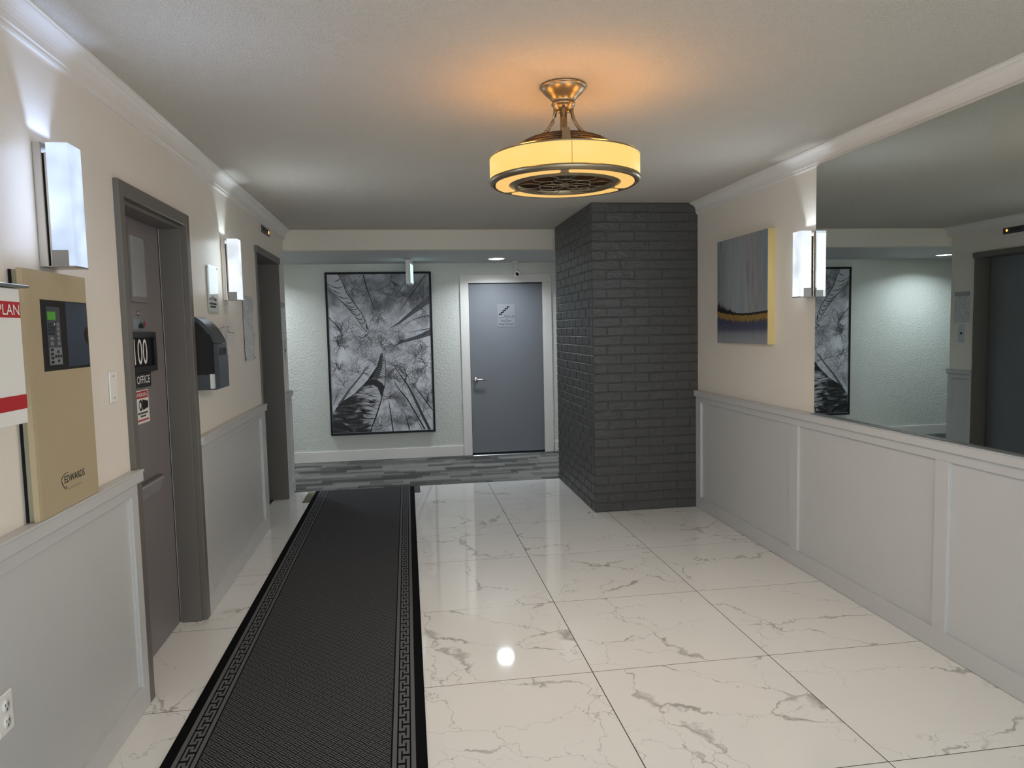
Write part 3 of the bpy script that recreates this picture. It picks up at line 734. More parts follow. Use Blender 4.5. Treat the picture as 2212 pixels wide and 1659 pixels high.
# bottom ring with three lit slots
def arc_ring(b, r0, r1, a0, a1, z0, z1, n):
    pts = []
    for k in range(n+1):
        t = a0+(a1-a0)*k/n; pts.append((r1*math.cos(t), r1*math.sin(t)))
    rm, hw = (r0+r1)/2, (r1-r0)/2
    for q in range(1, 6):
        aa = PI/2-q*PI/6; t = a1+math.cos(aa)*hw*.5/rm; pts.append(((rm+hw*math.sin(aa))*math.cos(t), (rm+hw*math.sin(aa))*math.sin(t)))
    for k in range(n, -1, -1):
        t = a0+(a1-a0)*k/n; pts.append((r0*math.cos(t), r0*math.sin(t)))
    for q in range(1, 6):
        aa = -PI/2+q*PI/6; t = a0-math.cos(aa)*hw*.5/rm; pts.append(((rm+hw*math.sin(aa))*math.cos(t), (rm+hw*math.sin(aa))*math.sin(t)))
    b.prism([(FXc+x, FYc+y, z0) for x, y in pts], (0, 0, z1-z0))
B().lathe([(.290, 2.088), (.290, 2.078), (.212, 2.078), (.205, 2.070), (.198, 2.070), (.196, 2.088)], C3, 64, cap=False).build('bottom_ring', M_bronze, fd)
for k in range(3):
    a0 = 4.49+k*2*PI/3+.11; b = B(); arc_ring(b, .228, .281, a0, a0+2*PI/3-.22, 2.0745, 2.0778, 26); b.build('lit_lens', M_shadeb, fd)
# fan inside and wire rosette guard
B().lathe([(.0, 2.10), (.045, 2.10), (.05, 2.12), (.05, 2.2), (.0, 2.2)], C3, 24, cap=False).build('fan_hub', M_brown, fd)
for k in range(5):
    a = k*2*PI/5+.2; ca, sa = math.cos(a), math.sin(a)
    def P(r, s_, z): return (FXc+r*ca-s_*sa, FYc+r*sa+s_*ca, z)
    B().prism([P(.045, -.03, 2.12), P(.185, -.045, 2.115), P(.185, .045, 2.14), P(.045, .03, 2.145)], (0, 0, .003)).build('fan_blade', M_brown, fd)
def ringpath(cx_, cy_, r, z, n=28): return [(FXc+cx_+r*math.cos(2*PI*t/n), FYc+cy_+r*math.sin(2*PI*t/n), z) for t in range(n)]
for k in range(6):
    a = k*PI/3+.3; B().tube(ringpath(.062*math.cos(a), .062*math.sin(a), .052, 2.074), .0018, 5, True).build('guard_loop', M_bronze, fd)
for k in range(6):
    a = k*PI/3+.3+PI/6; B().tube(ringpath(.146*math.cos(a), .146*math.sin(a), .050, 2.074), .0018, 5, True).build('guard_loop', M_bronze, fd)
B().tube(ringpath(0, 0, .03, 2.074), .0018, 5, True).build('guard_loop', M_bronze, fd)
B().lathe([(.196, 2.088), (.200, 2.10), (.200, 2.175), (.197, 2.175), (.196, 2.10)], C3, 48, cap=False).build('fan_shroud', M_brown, fd)
def lamp(name, kind, loc, energy, col, parent=None, **k):
    d = bpy.data.lights.new(name, kind); d.energy = energy; d.color = col
    for a_, v_ in k.items(): setattr(d, a_, v_)
    o = bpy.data.objects.new(name, d); COL.objects.link(o); WLOC[o.name] = Vector(loc)
    if parent: o.parent = parent; o.location = Vector(loc)-WLOC[parent.name]
    else: o.location = loc
    return o
for k in range(6):
    a = 4.49+PI/6+k*PI/3
    lamp('lamp_glow', 'POINT', (FXc+.285*math.cos(a), FYc+.285*math.sin(a), 2.212), 1.25, (1, .46, .10), fd, shadow_soft_size=.04)
lamp('lamp_down', 'AREA', (FXc, FYc, 2.066), 14.5, (1, .86, .69), fd, shape='DISK', size=.56)

# ------------------------------------------------------------------ sconces
def sconce(y0, z0, sg, wallx, glass, label, tint, up):
    tint2 = tuple(.15+.85*c for c in tint)
    """y0 = near side; sg=+1 on left wall (light projects towards +x)"""
    H = .376; t = thing('wall_sconce', (wallx, y0+.045, z0), label, 'wall light', 'glass sconces on the lobby walls')
    def X(a, c): return tuple(sorted((wallx+sg*a, wallx+sg*c)))
    def pb(name, m, a, c, ya, yb, za, zb, bev=0, par=t):
        x = X(a, c); return bx(name, m, par, x[0], x[1], ya, yb, za, zb, bev)
    pb('back_plate', M_chrome, .0005, .026, y0-.008, y0+.10, z0, z0+H, .002)
    pb('spine', M_blackmat, .026, .030, y0+.006, y0+.084, z0+.004, z0+H-.030)
    pb('edge_strip', M_chrome, .030, .036, y0+.001, y0+.089, z0+.002, z0+H-.030)
    # open topped glass box: three sides
    gl = B(); x0, x1 = .036, .098; th = .004
    for a, c, ya, yb in ((x0, x1, y0, y0+th), (x0, x1, y0+.086, y0+.09), (x1-th, x1, y0+th, y0+.086)):
        x = X(a, c); gl.box(x[0], x[1], ya, yb, z0+.005, z0+H)
    gl.build('glass_diffuser', glass, t)
    pb('base_plate', M_chrome, .026, .099, y0-.001, y0+.091, z0, z0+.005, .001)
    pb('cover_plate', M_cover, .034, .0995-.018, y0-.0035, y0-.0002, z0, z0+.052, .001)
    # light leaving the open top
    lamp('sconce_up', 'AREA', (wallx+sg*.084, y0+.045, z0+H-.095), up, tint, t, shape='RECTANGLE', size=.02, size_y=.026, spread=math.radians(160)).rotation_euler = (PI, 0, 0)
    for nm, dx, dy, e, sy, d in (('glow_front', .103, .045, 3.2, .08, (sg, 0, 0)), ('glow_near', .067, -.006, .28, .05, (0, -1, 0)), ('glow_far', .067, .096, .28, .05, (0, 1, 0))):
        o = lamp(nm, 'AREA', (wallx+sg*dx, y0+dy, z0+.2), e, tint2, t, shape='RECTANGLE', size=.05 if sy == .05 else .08, size_y=.32)
        o.rotation_euler = (-Vector(d)).to_track_quat('Z', 'Y').to_euler()
    return t
sconce(2.402, 1.714, 1, WL, M_diffblue, 'blue-white glass sconce above the beige alarm panel', (.45, .62, 1), 1.0)
sconce(4.645, 1.708, 1, WL, M_diff, 'white glass sconce beside the acrylic notice and black dispenser', (.76, .92, 1), .85)
sconce(3.834, 1.640, -1, WR, M_diff, 'white glass sconce at the edge of the mirror', (.78, .89, 1), .85)

# ------------------------------------------------------------------ alarm panel
PX = WL+.036; ya, yb, za, zb = 2.205, 2.625, ZCAP+.001, 1.697
ap = thing('fire_alarm_panel', (WL, 2.41, ZCAP), 'beige metal fire alarm panel with green screen on the left wall', 'alarm panel')
bx('back_box', M_beige2, ap, WL+.0005, PX-.012, ya+.012, yb-.006, za, zb-.004)
b = B(); b.prism([(PX-.012, ya, za), (PX-.002, ya+.012, za), (PX, ya+.028, za), (PX, yb-.01, za), (PX-.012, yb, za)], (0, 0, zb-za)); b.build('front_cover', M_beige, ap)
bx('dark_gap_line', M_gap, ap, WL+.001, WL+.006, ya+.004, ya+.012, za, zb-.004)  # darkness of the gap behind the cover, painted as a near-black strip
wy0, wy1, wz0, wz1 = 2.300, 2.610, 1.398, 1.612
wd = bx('window_recess', M_blackmat, ap, PX-.001, PX+.001, wy0, wy1, wz0, wz1)
bx('smoked_pane', M_bluepane, ap, PX+.001, PX+.002, wy0+.155, wy1-.004, wz0+.008, wz1-.003)
B().prism([(PX+.002, 2.606-.03*math.sin(t*PI/12), 1.504+.028*math.cos(t*PI/12)) for t in range(13)], (.0004, 0, 0)).build('knob_hole', M_blackmat, ap)
kp = bx('control_strip', M_charcoal, ap, PX+.001, PX+.003, 2.328, 2.412, 1.415, 1.592)
bx('screen', M_lcd, kp, PX+.003, PX+.004, 2.332, 2.382, 1.552, 1.577)
bx('keypad', M_greyplate, kp, PX+.003, PX+.0036, 2.332, 2.410, 1.416, 1.468)
for i in range(4): bx('key', M_black, kp, PX+.0036, PX+.0044, 2.340, 2.356, 1.420+i*.0125, 1.428+i*.0125)
for dy, dz in ((0, 0), (.016, 0), (-.016, 0), (0, .014), (0, -.014)): bx('arrow_key', M_black, kp, PX+.0036, PX+.0044, 2.385+dy-.005, 2.385+dy+.005, 1.441+dz-.004, 1.441+dz+.004)
for i in range(5): bx('key', M_greyplate, kp, PX+.003, PX+.0042, 2.386, 2.402, 1.476+i*.0145, 1.486+i*.0145)
for i in range(2): bx('key', M_greyplate, kp, PX+.003, PX+.0042, 2.340, 2.360, 1.476+i*.0145, 1.486+i*.0145)
for i in range(4): bx('label_slot', M_black, kp, PX+.003, PX+.0042, 2.336, 2.374, 1.508+i*.0092, 1.514+i*.0092)
bx('status_light', M_whiteink, kp, PX+.0042, PX+.005, 2.368, 2.372, 1.537, 1.541)
text('maker_lettering', M_ink, ap, 'EDWARDS', (PX+.0004, 2.374, 1.046), EY, EZ, w=.140, h=.0225)
text('series_lettering', M_beige2, ap, '6 SERIES', (PX+.0004, 2.395, 1.022), EY, EZ, w=.095, h=.008)
B().tube([(PX+.0006, y, z) for y, z in ((2.398, 1.0765), (2.380, 1.0760), (2.362, 1.070), (2.354, 1.062), (2.357, 1.050), (2.366, 1.038), (2.376, 1.029), (2.380, 1.030), (2.384, 1.036))], .0016, 5, flat=(1, .3)).build('maker_emblem', M_ink, ap)

# ------------------------------------------------------------------ plan box at the left edge
QX = -.96
pb_ = thing('plan_box', (WL, 1.7, 1.285), 'white wall box with red band reading PLAN at the left edge', 'document box')
bx('box_body', M_white, pb_, WL+.0005, QX, 1.42, 1.985, 1.283, 1.622, .002)
bx('lid', M_satin, pb_, WL+.0005, QX+.012, 1.40, 2.012, 1.625, 1.632, .001)
bx('red_header', M_red, pb_, QX, QX+.0008, 1.44, 1.982, 1.549, 1.589)
bx('red_band', M_red, pb_, QX, QX+.0008, 1.425, 1.984, 1.320, 1.356)
text('lettering', M_whiteink, pb_, 'PLAN', (QX+.0009, 1.878, 1.556), EY, EZ, w=.098, h=.026)

# ------------------------------------------------------------------ switch plate, outlet
sp = thing('blank_wall_plate', (WL, 2.875, 1.25), 'white blank switch plate beside the office door frame', 'wall plate')
bx('plate', M_white, sp, WL+.0005, WL+.007, 2.842, 2.912, 1.25, 1.369, .003)
for z in (1.268, 1.351): B().lathe([(.0035, .007), (.003, .0082), (0, .0084)], (WL, 2.877, z), 10, 'x').build('screw', M_greyplate, sp)
ot = thing('duplex_outlet', (WL, 2.02, .446), 'white duplex power outlet low on the left wainscot', 'outlet')
bx('plate', M_white, ot, WL+.0045, WL+.011, 1.982, 2.053, .446, .556, .003)
for z in (.478, .522):
    sc = B().lathe([(.017, .011), (.017, .0135), (.0, .0137)], (WL, 2.018, z), 16, 'x').build('socket', M_white, ot)
    for dy, dz in ((-.006, .004), (.006, .004), (0, -.008)): bx('slot', M_black, sc, WL+.0137, WL+.0143, 2.018+dy-.0012, 2.018+dy+.0012, z+dz-.004, z+dz+.004)

# ------------------------------------------------------------------ dispenser
ds = thing('paper_dispenser', (WL, 4.10, 1.205), 'black curved wall dispenser beside the office door frame', 'dispenser')
y0, y1 = 3.985, 4.185; XF = .112
def side_prof():
    p = [(.001, 1.207), (.060, 1.207), (.060, 1.290), (.092, 1.290), (.092, 1.445)]
    for k in range(1, 9):
        a = k/8*PI/2; q_ = k/8; p.append((.092-.091*(.5*(1-math.cos(a))+.5*q_), 1.445+.145*(.5*math.sin(a)+.5*q_)))
    p[-1] = (.001, 1.590)
    return p
B().prism([(WL+a, y0+.006, z) for a, z in side_prof()], (0, y1-y0-.012, 0)).build('housing', M_blackmat, ds)
# curved front cover in two pieces with a seam
cov = [(.112, 1.452)]
for k in range(1, 9):
    a = k/8*PI/2; q_ = k/8; cov.append((.112-.111*(.5*(1-math.cos(a))+.5*q_), 1.452+.145*(.5*math.sin(a)+.5*q_)))
inn = [(max(.001, a-.018), z-.012 if z > 1.5 else z) for a, z in cov]
B().prism([(WL+a, y0, z) for a, z in cov]+[(WL+a, y0, z) for a, z in reversed(inn)], (0, y1-y0, 0)).build('upper_cover', M_charcoal, ds)
fc = B().prism([(WL+a, y0, z) for a, z in ((.092, 1.205), (.116, 1.213), (.117, 1.33), (.112, 1.449), (.092, 1.449))], (0, y1-y0, 0)).build('front_cover', M_charcoal, ds)
bx('rear_skirt', M_charcoal, ds, WL+.001, WL+.062, y0+.002, y1-.002, 1.206, 1.288, .002)
bx('paper_stack', M_paper, ds, WL+.064, WL+.091, y0+.010, y1-.012, 1.212, 1.2895)
bx('tray', M_charcoal, ds, WL+.060, WL+.094, y0+.004, y1-.004, 1.206, 1.211)
b = B()
for k in range(6):
    y = y0+.02+k*.026
    b.tube([(WL+.1155, y, 1.39), (WL+.1145, y+.012, 1.408), (WL+.1135, y+.006, 1.425), (WL+.1135, y+.02, 1.428)], .0016, 5)
b.build('embossed_mark', M_black, fc)

# ------------------------------------------------------------------ notices on the left wall
nt_ = thing('acrylic_notice', (WL, 4.38, 1.617), 'acrylic holder with red emblem notice left of the far sconce', 'notice')
bx('sheet', M_paper, nt_, WL+.003, WL+.004, 4.275, 4.485, 1.63, 1.89)
bx('acrylic_cover', M_glass, nt_, WL+.005, WL+.008, 4.268, 4.492, 1.617, 1.898)
b = B()
for z, w_ in ((1.672, .15), (1.655, .12)):
    y = 4.38-w_/2; rr = random.Random(3)
    while y < 4.38+w_/2: q_ = rr.uniform(.008, .02); b.box(WL+.004, WL+.0045, y, y+q_*.8, z, z+.011); y += q_
b.build('print_line', M_ink, nt_)
B().prism([(WL+.0041, 4.38+a*.03, 1.71+c*.02) for a, c in ((0, 1), (.35, .3), (.9, .5), (.5, -.3), (.3, -.8), (-.3, -.8), (-.5, -.3), (-.9, .5), (-.35, .3))], (.0004, 0, 0)).build('red_emblem', M_red, nt_)
for s_ in (-1, 1): B().prism([(WL+.0041, 4.38+s_*a, z) for a, z in ((.03, 1.715), (.085, 1.707), (.075, 1.694), (.03, 1.698))], (.0004, 0, 0)).build('dark_wing', M_ink, nt_)
for y, z in ((4.282, 1.885), (4.478, 1.885)): B().lathe([(.004, .008), (.004, .011), (0, .0115)], (WL, y, z), 10, 'x').build('stand_off', M_chrome, nt_)

cs = thing('curled_plastic_sleeve', (WL, 4.6, 1.28), 'curled clear plastic sleeve hanging behind the black dispenser', 'sleeve')
b = B(); N, K = 12, 14; grid = []
for i in range(N+1):
    t = i/N; row = []
    for k in range(K+1):
        s_ = k/K; z = 1.53-t*.245+.018*math.sin(s_*PI*1.6)*(1-t)-.02*(s_-.5)**2
        wdt = .24*(1-.5*t); y = 4.42+s_*wdt*1.1+t*.05
        xo = .010+.034*(1-t)*abs(math.sin(s_*PI*1.4))**1.2
        row.append(b.bm.verts.new((WL+xo, y, z)))
    grid.append(row)
for i in range(N):
    for k in range(K):
        f = b.bm.faces.new((grid[i][k], grid[i][k+1], grid[i+1][k+1], grid[i+1][k])); f.smooth = True
b.build('plastic_sheet', M_plastic, cs)
B().tube([(WL+.011+.034*abs(math.sin(k/14*PI*1.4))**1.2, 4.42+k/14*.264, 1.53+.018*math.sin(k/14*PI*1.6)-.02*(k/14-.5)**2) for k in range(15)], .0022, 5).build('folded_edge', M_greyplate, cs)
bx('tape_tab', M_white, cs, WL+.0005, WL+.010, 4.415, 4.44, 1.525, 1.55)
B().tube([(WL+.012, 4.684, 1.525), (WL+.011, 4.66, 1.45), (WL+.010, 4.63, 1.36), (WL+.010, 4.602, 1.285)], .0016, 5).build('side_edge', M_greyplate, cs)

ps = thing('plastic_covered_sheet', (WL, 5.31, 1.31), 'wrinkled plastic covered sheet left of the elevator frame', 'notice')
b = B(); N, K = 10, 6; grid = []
rr = random.Random(11)
for i in range(N+1):
    row = []
    for k in range(K+1):
        row.append(b.bm.verts.new((WL+.003+rr.uniform(0, .006), 5.15+k/K*.32+(.015*math.sin(i*1.3) if k == K else 0), 1.765-i/N*.452)))
    grid.append(row)
for i in range(N):
    for k in range(K):
        f = b.bm.faces.new((grid[i][k], grid[i][k+1], grid[i+1][k+1], grid[i+1][k])); f.smooth = True
b.build('sheet', M_sleeve, ps)
for y in (5.165, 5.455): B().lathe([(.006, .004), (.005, .011), (0, .012)], (WL, y, 1.328), 10, 'x').build('pin', M_greyplate, ps)

# elevator fittings
iy0, iy1 = 5.97, 6.30
ei = thing('floor_indicator', (WL, 6.13, 2.303), 'dark elevator floor indicator strip with one amber light', 'floor indicator')
bx('plate', M_charcoal, ei, WL+.0005, WL+.006, iy0, iy1, 2.303, 2.362, .001)
for k in range(5):
    y = iy1-.045-k*.052
    B().lathe([(.012, .006), (.011, .009), (0, .0095)], (WL, y, 2.337), 14, 'x').build('indicator_lamp', M_amber if k == 0 else M_black, ei)
cb = thing('call_button_plate', (WL, 6.80, 1.25), 'steel elevator call plate with one dark button', 'call button')
bx('plate', M_satin, cb, WL+.0005, WL+.006, 6.765, 6.845, 1.25, 1.44, .001)
B().lathe([(.014, .006), (.013, .010), (0, .011)], (WL, 6.805, 1.345), 16, 'x').build('button', M_black, cb)
for z in (1.265, 1.425): B().lathe([(.004, .006), (.003, .0072), (0, .0075)], (WL, 6.805, z), 8, 'x').build('screw', M_greyplate, cb)
en = thing('taped_notice', (WL, 6.81, 1.455), 'pale paper notice taped above the elevator call plate', 'notice')
bx('sheet', M_sleeve, en, WL+.0005, WL+.003, 6.70, 6.91, 1.46, 1.775)
bx('tape', M_plastic, en, WL+.003, WL+.0036, 6.70, 6.91, 1.735, 1.78)

# ------------------------------------------------------------------ corridor fittings
def downlight(x, y, label):
    t = thing('recessed_downlight', (x, y, ZBM-.012), label, 'downlight', 'round downlights in the corridor ceiling')
    B().lathe([(.085, -.0005), (.108, -.0005), (.108, -.008), (.098, -.012), (.085, -.010), (.085, -.0005)], (x, y, ZBM), 40, cap=False).build('trim_ring', M_white, t)
    B().lathe([(0, -.004), (.085, -.004), (.085, -.009), (0, -.0095)], (x, y, ZBM), 40, cap=False).build('led_lens', M_led, t)
    lamp('down_glow', 'AREA', (x, y, ZBM-.0145), 13, (.82, .92, 1), t, shape='DISK', size=.16, spread=math.radians(145))
downlight(1.03, 7.90, 'round lit downlight in the corridor ceiling before the stair door')
downlight(-1.75, 7.90, 'round lit downlight further left along the corridor ceiling')
downlight(3.6, 7.90, 'round lit downlight beyond the brick pier')
ex = thing('exit_sign', (.09, 8.0, 2.0), 'white hanging exit sign seen edge-on before the birch picture', 'exit sign')
B().lathe([(0, -.0005), (.06, -.0005), (.062, -.008), (.05, -.014), (0, -.014)], (.075, 7.99, ZBM), 24, cap=False).build('ceiling_canopy', M_white, ex)
bx('housing', M_white, ex, .052, .102, 7.86, 8.14, 2.005, ZBM-.012, .003)
for s_ in (-1, 1):
    xf = .077+s_*.026
    f_ = bx('lit_face', M_exit, ex, min(xf, xf-s_*.001), max(xf, xf-s_*.001), 7.875, 8.125, 2.02, 2.225)
ex.rotation_euler = (0, 0, -.13)
sc_ = thing('security_camera', (1.31, 8.3, 2.11), 'small white security camera hanging above the stair door', 'camera')
B().lathe([(0, -.0005), (.032, -.0005), (.032, -.01), (.022, -.016), (0, -.016)], (1.30, 8.31, ZBM), 20, cap=False).build('mount', M_white, sc_)
B().tube([(1.30, 8.31, ZBM-.014), (1.302, 8.31, ZBM-.07), (1.315, 8.30, ZBM-.115)], .010, 8).build('stem', M_white, sc_)
bd = B().tube([(1.33, 8.345, 2.15), (1.33, 8.34, 2.15), (1.322, 8.295, 2.138), (1.315, 8.262, 2.13), (1.314, 8.256, 2.128)], [.02, .032, .036, .036, .03], 16).build('camera_body', M_white, sc_)
B().lathe([(.022, -.001), (.022, -.006), (0, -.007)], (1.3135, 8.256, 2.128), 14, 'y').build('lens', M_lens, bd)

# ------------------------------------------------------------------ abstract painting
pa = thing('abstract_painting', (WR, 4.68, 1.36), 'blue grey abstract painting with ochre band and gold edge', 'painting')
bx('canvas', M_abstract, pa, WR-.048, WR-.0445, 4.312, 5.052, 1.359, 2.096)
b = B(); x0, x1 = WR-.0445, WR-.0005
b.box(x0, x1, 4.31, 4.317, 1.358, 2.097).box(x0, x1, 5.046, 5.053, 1.358, 2.097).box(x0, x1, 4.317, 5.046, 1.358, 1.3645).box(x0, x1, 4.317, 5.046, 2.0905, 2.097)
b.build('gold_frame', M_brass, pa)

# ------------------------------------------------------------------ birch picture
PX0, PX1, PZ0, PZ1, PY = -.868, .318, .317, 2.172, YK-.045
bp_ = thing('birch_picture', (-.275, YK, .305), 'large black framed photograph looking up at bare birch trees', 'picture')
b = B(); t = .016
b.box(PX0-.008, PX0+t, PY-.004, YK-.0005, PZ0-.008, PZ1+.008, .002).box(PX1-t, PX1+.008, PY-.004, YK-.0005, PZ0-.008, PZ1+.008, .002)
b.box(PX0+t, PX1-t, PY-.004, YK-.0005, PZ0-.008, PZ0+t, .002).box(PX0+t, PX1-t, PY-.004, YK-.0005, PZ1-t, PZ1+.008, .002)
b.build('frame', M_blackmat, bp_)
bx('print_ground', M_bsky, bp_, PX0+.01, PX1-.01, PY+.006, YK-.004, PZ0+.01, PZ1-.01)
layer = [0]
def UV(u, v, d): 
    u = min(max(u, .014), .986); v = min(max(v, .009), .991)
    return (PX0+u*(PX1-PX0), PY+.006-d, PZ1-v*(PZ1-PZ0))
def strip(b, pts, wid, d):
    """tapered ribbon of the print along pts (u,v), widths in metres"""
    Wd = PX1-PX0; Hh = PZ1-PZ0
    P = [Vector((p[0]*Wd, p[1]*Hh)) for p in pts]; n = len(P); L_, R_ = [], []
    for i in range(n):
        tg = (P[min(i+1, n-1)]-P[max(i-1, 0)]); tg = tg.normalized() if tg.length > 0 else Vector((1, 0)); nr = Vector((-tg.y, tg.x))
        wq = wid[i] if isinstance(wid, list) else wid
        for q, s_ in ((L_, 1), (R_, -1)):
            k = P[i]+nr*(s_*wq/2); q.append(b.bm.verts.new(UV(k.x/Wd, k.y/Hh, d)))
    for i in range(n-1):
        f = b.bm.faces.new((L_[i], L_[i+1], R_[i+1], R_[i])); f.material_index = b.mi
def blade(b, Lp, Rp, d):
    n = min(len(Lp), len(Rp)); A = [b.bm.verts.new(UV(*p, d)) for p in Lp[:n]]; C = [b.bm.verts.new(UV(*p, d)) for p in Rp[:n]]
    for i in range(n-1):
        f = b.bm.faces.new((A[i], A[i+1], C[i+1], C[i])); f.material_index = b.mi
rr = random.Random(5)
tw = B()
def twig(p, ang, ln, w_, depth, d):
    x, y = p; pts = [p]; a = ang
    n = 3
    for i in range(n):
        a += rr.uniform(-.35, .35); x += math.cos(a)*ln/n/1.186; y += math.sin(a)*ln/n/1.855; pts.append((x, y))
        if depth > 0:
            for s_ in (-1, 1):
                if rr.random() < .8: twig((x, y), a+s_*rr.uniform(.4, .95), ln*rr.uniform(.35, .6), w_*.6, depth-1, d)
    strip(tw, pts, [w_*(1-.22*i) for i in range(len(pts))], d)
CEN = (.52, .42)
crowns = [(.491, .266, .10), (.365, .387, .17), (.508, .449, .12), (.136, .373, .16), (.579, .134, .16), (.742, .136, .18), (.363, .133, .17), (.675, .363, .14), (.643, .451, .10), (.927, .243, .15), (.891, .437, .12), (.374, .531, .12), (.268, .61, .15), (.124, .687, .14), (.635, .584, .13), (.746, .641, .16), (.847, .665, .12), (.562, .777, .14), (.598, .653, .10), (.838, .521, .11), (.938, .578, .15), (.958, .764, .12), (.725, .833, .16), (.685, .943, .13), (.473, .956, .13), (.075, .581, .08), (.25, .10, .16), (.85, .06, .16), (.93, .12, .14), (.62, .05, .12), (.1, .44, .12), (.86, .9, .12)]
for (u, v, r) in crowns:
    tw.mi = rr.choice((0, 0, 1))
    a0 = math.atan2((CEN[1]-v)*1.855, (CEN[0]-u)*1.186)
    for k in range(13): twig((u+rr.uniform(-.015, .015), v+rr.uniform(-.01, .01)), a0+rr.uniform(-2.6, 2.6), r*rr.uniform(.6, 1.1), .0048, 2, .0004)
tw.build('print_twigs', [mat('print_twig_pale', rgb(124, 124, 129), .5), mat('print_twig_dark', rgb(86, 86, 91), .5)], bp_)
b = B()
lines = {'T2': ([(.358, .013), (.387, .098), (.406, .133), (.431, .185), (.457, .235)], .015, .004), 'T4b': ([(.983, .351), (.873, .361), (.773, .375)], .010, .004), 'T4c': ([(.979, .268), (.843, .288), (.732, .322)], .010, .003),
 'T5': ([(.017, .271), (.096, .324), (.137, .356)], .010, .005), 'T6': ([(.955, .015), (.841, .113), (.761, .178), (.693, .24)], .012, .003), 'T7': ([(.629, .013), (.604, .075), (.472, .116)], .009, .003), 'T8': ([(.779, .042), (.654, .146)], .008, .003),
 'B3': ([(.947, .992), (.861, .866), (.792, .761), (.738, .693), (.635, .595)], .036, .006), 'B4': ([(.901, .987), (.739, .792), (.646, .713), (.614, .668)], .02, .004), 'B5': ([(.987, .866), (.872, .762), (.789, .69)], .018, .006),
 'B6': ([(.998, .952), (.897, .83), (.82, .769)], .008, .004), 'B7': ([(.591, .993), (.565, .837), (.556, .792)], .015, .004), 'B8': ([(.751, .987), (.711, .881), (.678, .847)], .012, .004), 'B9': ([(.872, .986), (.786, .872)], .008, .004), 'B10': ([(.028, .809), (.089, .715)], .008, .003)}
for k, (pts, a_, c_) in lines.items():
    b = B(); n = len(pts); strip(b, pts, [a_+(c_-a_)*i/(n-1) for i in range(n)], .0007)
    b.build('print_trunk', M_pd, bp_)
b = B()
strip(b, [(.078, .817), (.178, .725), (.294, .639), (.377, .571)], [.035, .022, .016, .006], .0007)
b.build('print_pale_trunk', M_pg, bp_)
T1L = [(.008, .009), (.007, .053), (.046, .106), (.148, .179), (.25, .253), (.325, .327), (.351, .351)]
T1R = [(.121, .01), (.155, .054), (.194, .121), (.284, .208), (.325, .243), (.37, .307), (.379, .345)]
b = B(); blade(b, T1L, T1R, .001)
b.build('print_birch_trunk', M_pl, bp_)
b = B()
def lerp(a, c, t): return (a[0]+(c[0]-a[0])*t, a[1]+(c[1]-a[1])*t)
def along(pts, s_):
    k = s_*(len(pts)-1); i = min(int(k), len(pts)-2); return lerp(pts[i], pts[i+1], k-i)
for s_ in (.06, .2, .29, .36, .42, .47, .52, .57, .63, .70, .76, .83, .9, .95):
    a_, c_ = along(T1L, s_), along(T1R, min(1, s_+.02)); e0, e1 = rr.choice(((0, .9), (.05, 1), (0, .55), (.4, 1)))
    pts = []
    for k in range(6):
        q = e0+(e1-e0)*k/5; p = lerp(a_, c_, q); pts.append((p[0]+.016*math.sin(q*PI), p[1]+.022*math.sin(q*PI)))
    strip(b, pts, [.003, .006, .009, .009, .007, .004], .0014)
strip(b, T1R, [.004, .006, .008, .008, .008, .006, .006], .0014)
strip(b, T1L, [.003, .003, .004, .006, .006, .006, .006], .0014)
b.build('print_bark_rings', M_pk, bp_)
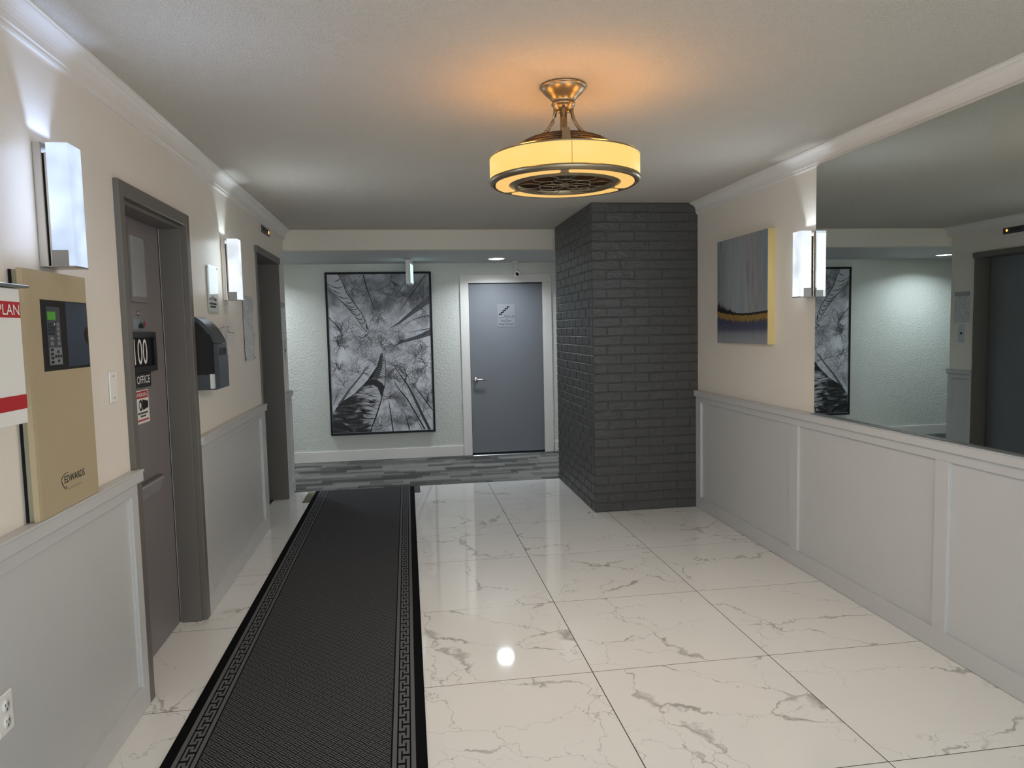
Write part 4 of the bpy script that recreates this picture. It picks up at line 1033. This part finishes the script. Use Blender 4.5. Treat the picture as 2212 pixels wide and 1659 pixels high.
for U_, D_ in (([(.976, .145), (.814, .231), (.678, .307), (.6, .341)], [(.98, .191), (.817, .26), (.694, .314), (.601, .343)]), ([(.983, .354), (.86, .391), (.716, .42), (.671, .437), (.616, .461)], [(.987, .392), (.836, .418), (.715, .435), (.676, .444), (.616, .463)])):
    b = B(); blade(b, U_, D_, .001); b.build('print_grey_trunk', M_pg, bp_)
    b = B()
    for k in range(26):
        s_ = k/26*.92; a_, c_ = along(U_, s_), along(D_, s_); q0 = rr.uniform(0, .3)
        strip(b, [lerp(a_, c_, q0), lerp(along(U_, s_+.02), along(D_, s_+.02), q0+rr.uniform(.4, .7))], rr.uniform(.003, .010)*(1.1-s_), .0014)
    strip(b, D_, [.006, .005, .003, .002, .002][:len(D_)], .0014)
    b.build('print_bark_marks', M_pd, bp_)
B1L = [(.499, .497), (.46, .577), (.366, .663), (.302, .705), (.232, .748), (.118, .793), (.048, .839), (.018, .864), (.014, .99)]
B1R = [(.532, .501), (.54, .571), (.536, .637), (.521, .71), (.508, .732), (.476, .812), (.426, .9), (.389, .954), (.374, .99)]
b = B(); blade(b, B1L, B1R, .0012); b.build('print_great_trunk', M_bark, bp_)
b = B(); blade(b, B1L[:4], [(.520, .50), (.505, .585), (.47, .655), (.40, .70)], .0014); b.build('print_trunk_shade', M_pg, bp_)
b = B()
for k in range(11):
    s_ = .06+k*.026; a_, c_ = along(B1L, s_), along(B1R, s_)
    strip(b, [(lerp(a_, c_, q/5)[0], lerp(a_, c_, q/5)[1]-.018*math.sin(q/5*PI)*(1+k*.12)) for q in range(6)], [.002, .008, .010, .009, .006, .003], .0017)
blade(b, [(.335, .69), (.36, .668), (.40, .660), (.45, .664), (.50, .684), (.520, .705)], [(.30, .712), (.36, .692), (.41, .694), (.455, .712), (.488, .77), (.500, .765)], .0016)
strip(b, B1R, [.004, .006, .008, .008, .012, .012, .016, .012, .016], .0017)
strip(b, B1L[:7], [.003, .005, .007, .009, .010, .012, .014], .0017)
strip(b, [(.014, .935), (.09, .945), (.16, .965), (.20, .985)], [.05, .08, .05, .02], .0017)
for k in range(16):
    u0, v0 = rr.uniform(.05, .38), rr.uniform(.76, .93)
    if v0 < .80 and u0 < .2: u0 += .2
    pts = [(u0, v0)]
    for i in range(3): pts.append((pts[-1][0]+rr.uniform(.02, .045), pts[-1][1]+rr.uniform(-.004, .022)))
    strip(b, pts, [.003, rr.uniform(.008, .02), rr.uniform(.005, .015), .002], .0017)
b.build('print_dark_bark', M_pk, bp_)
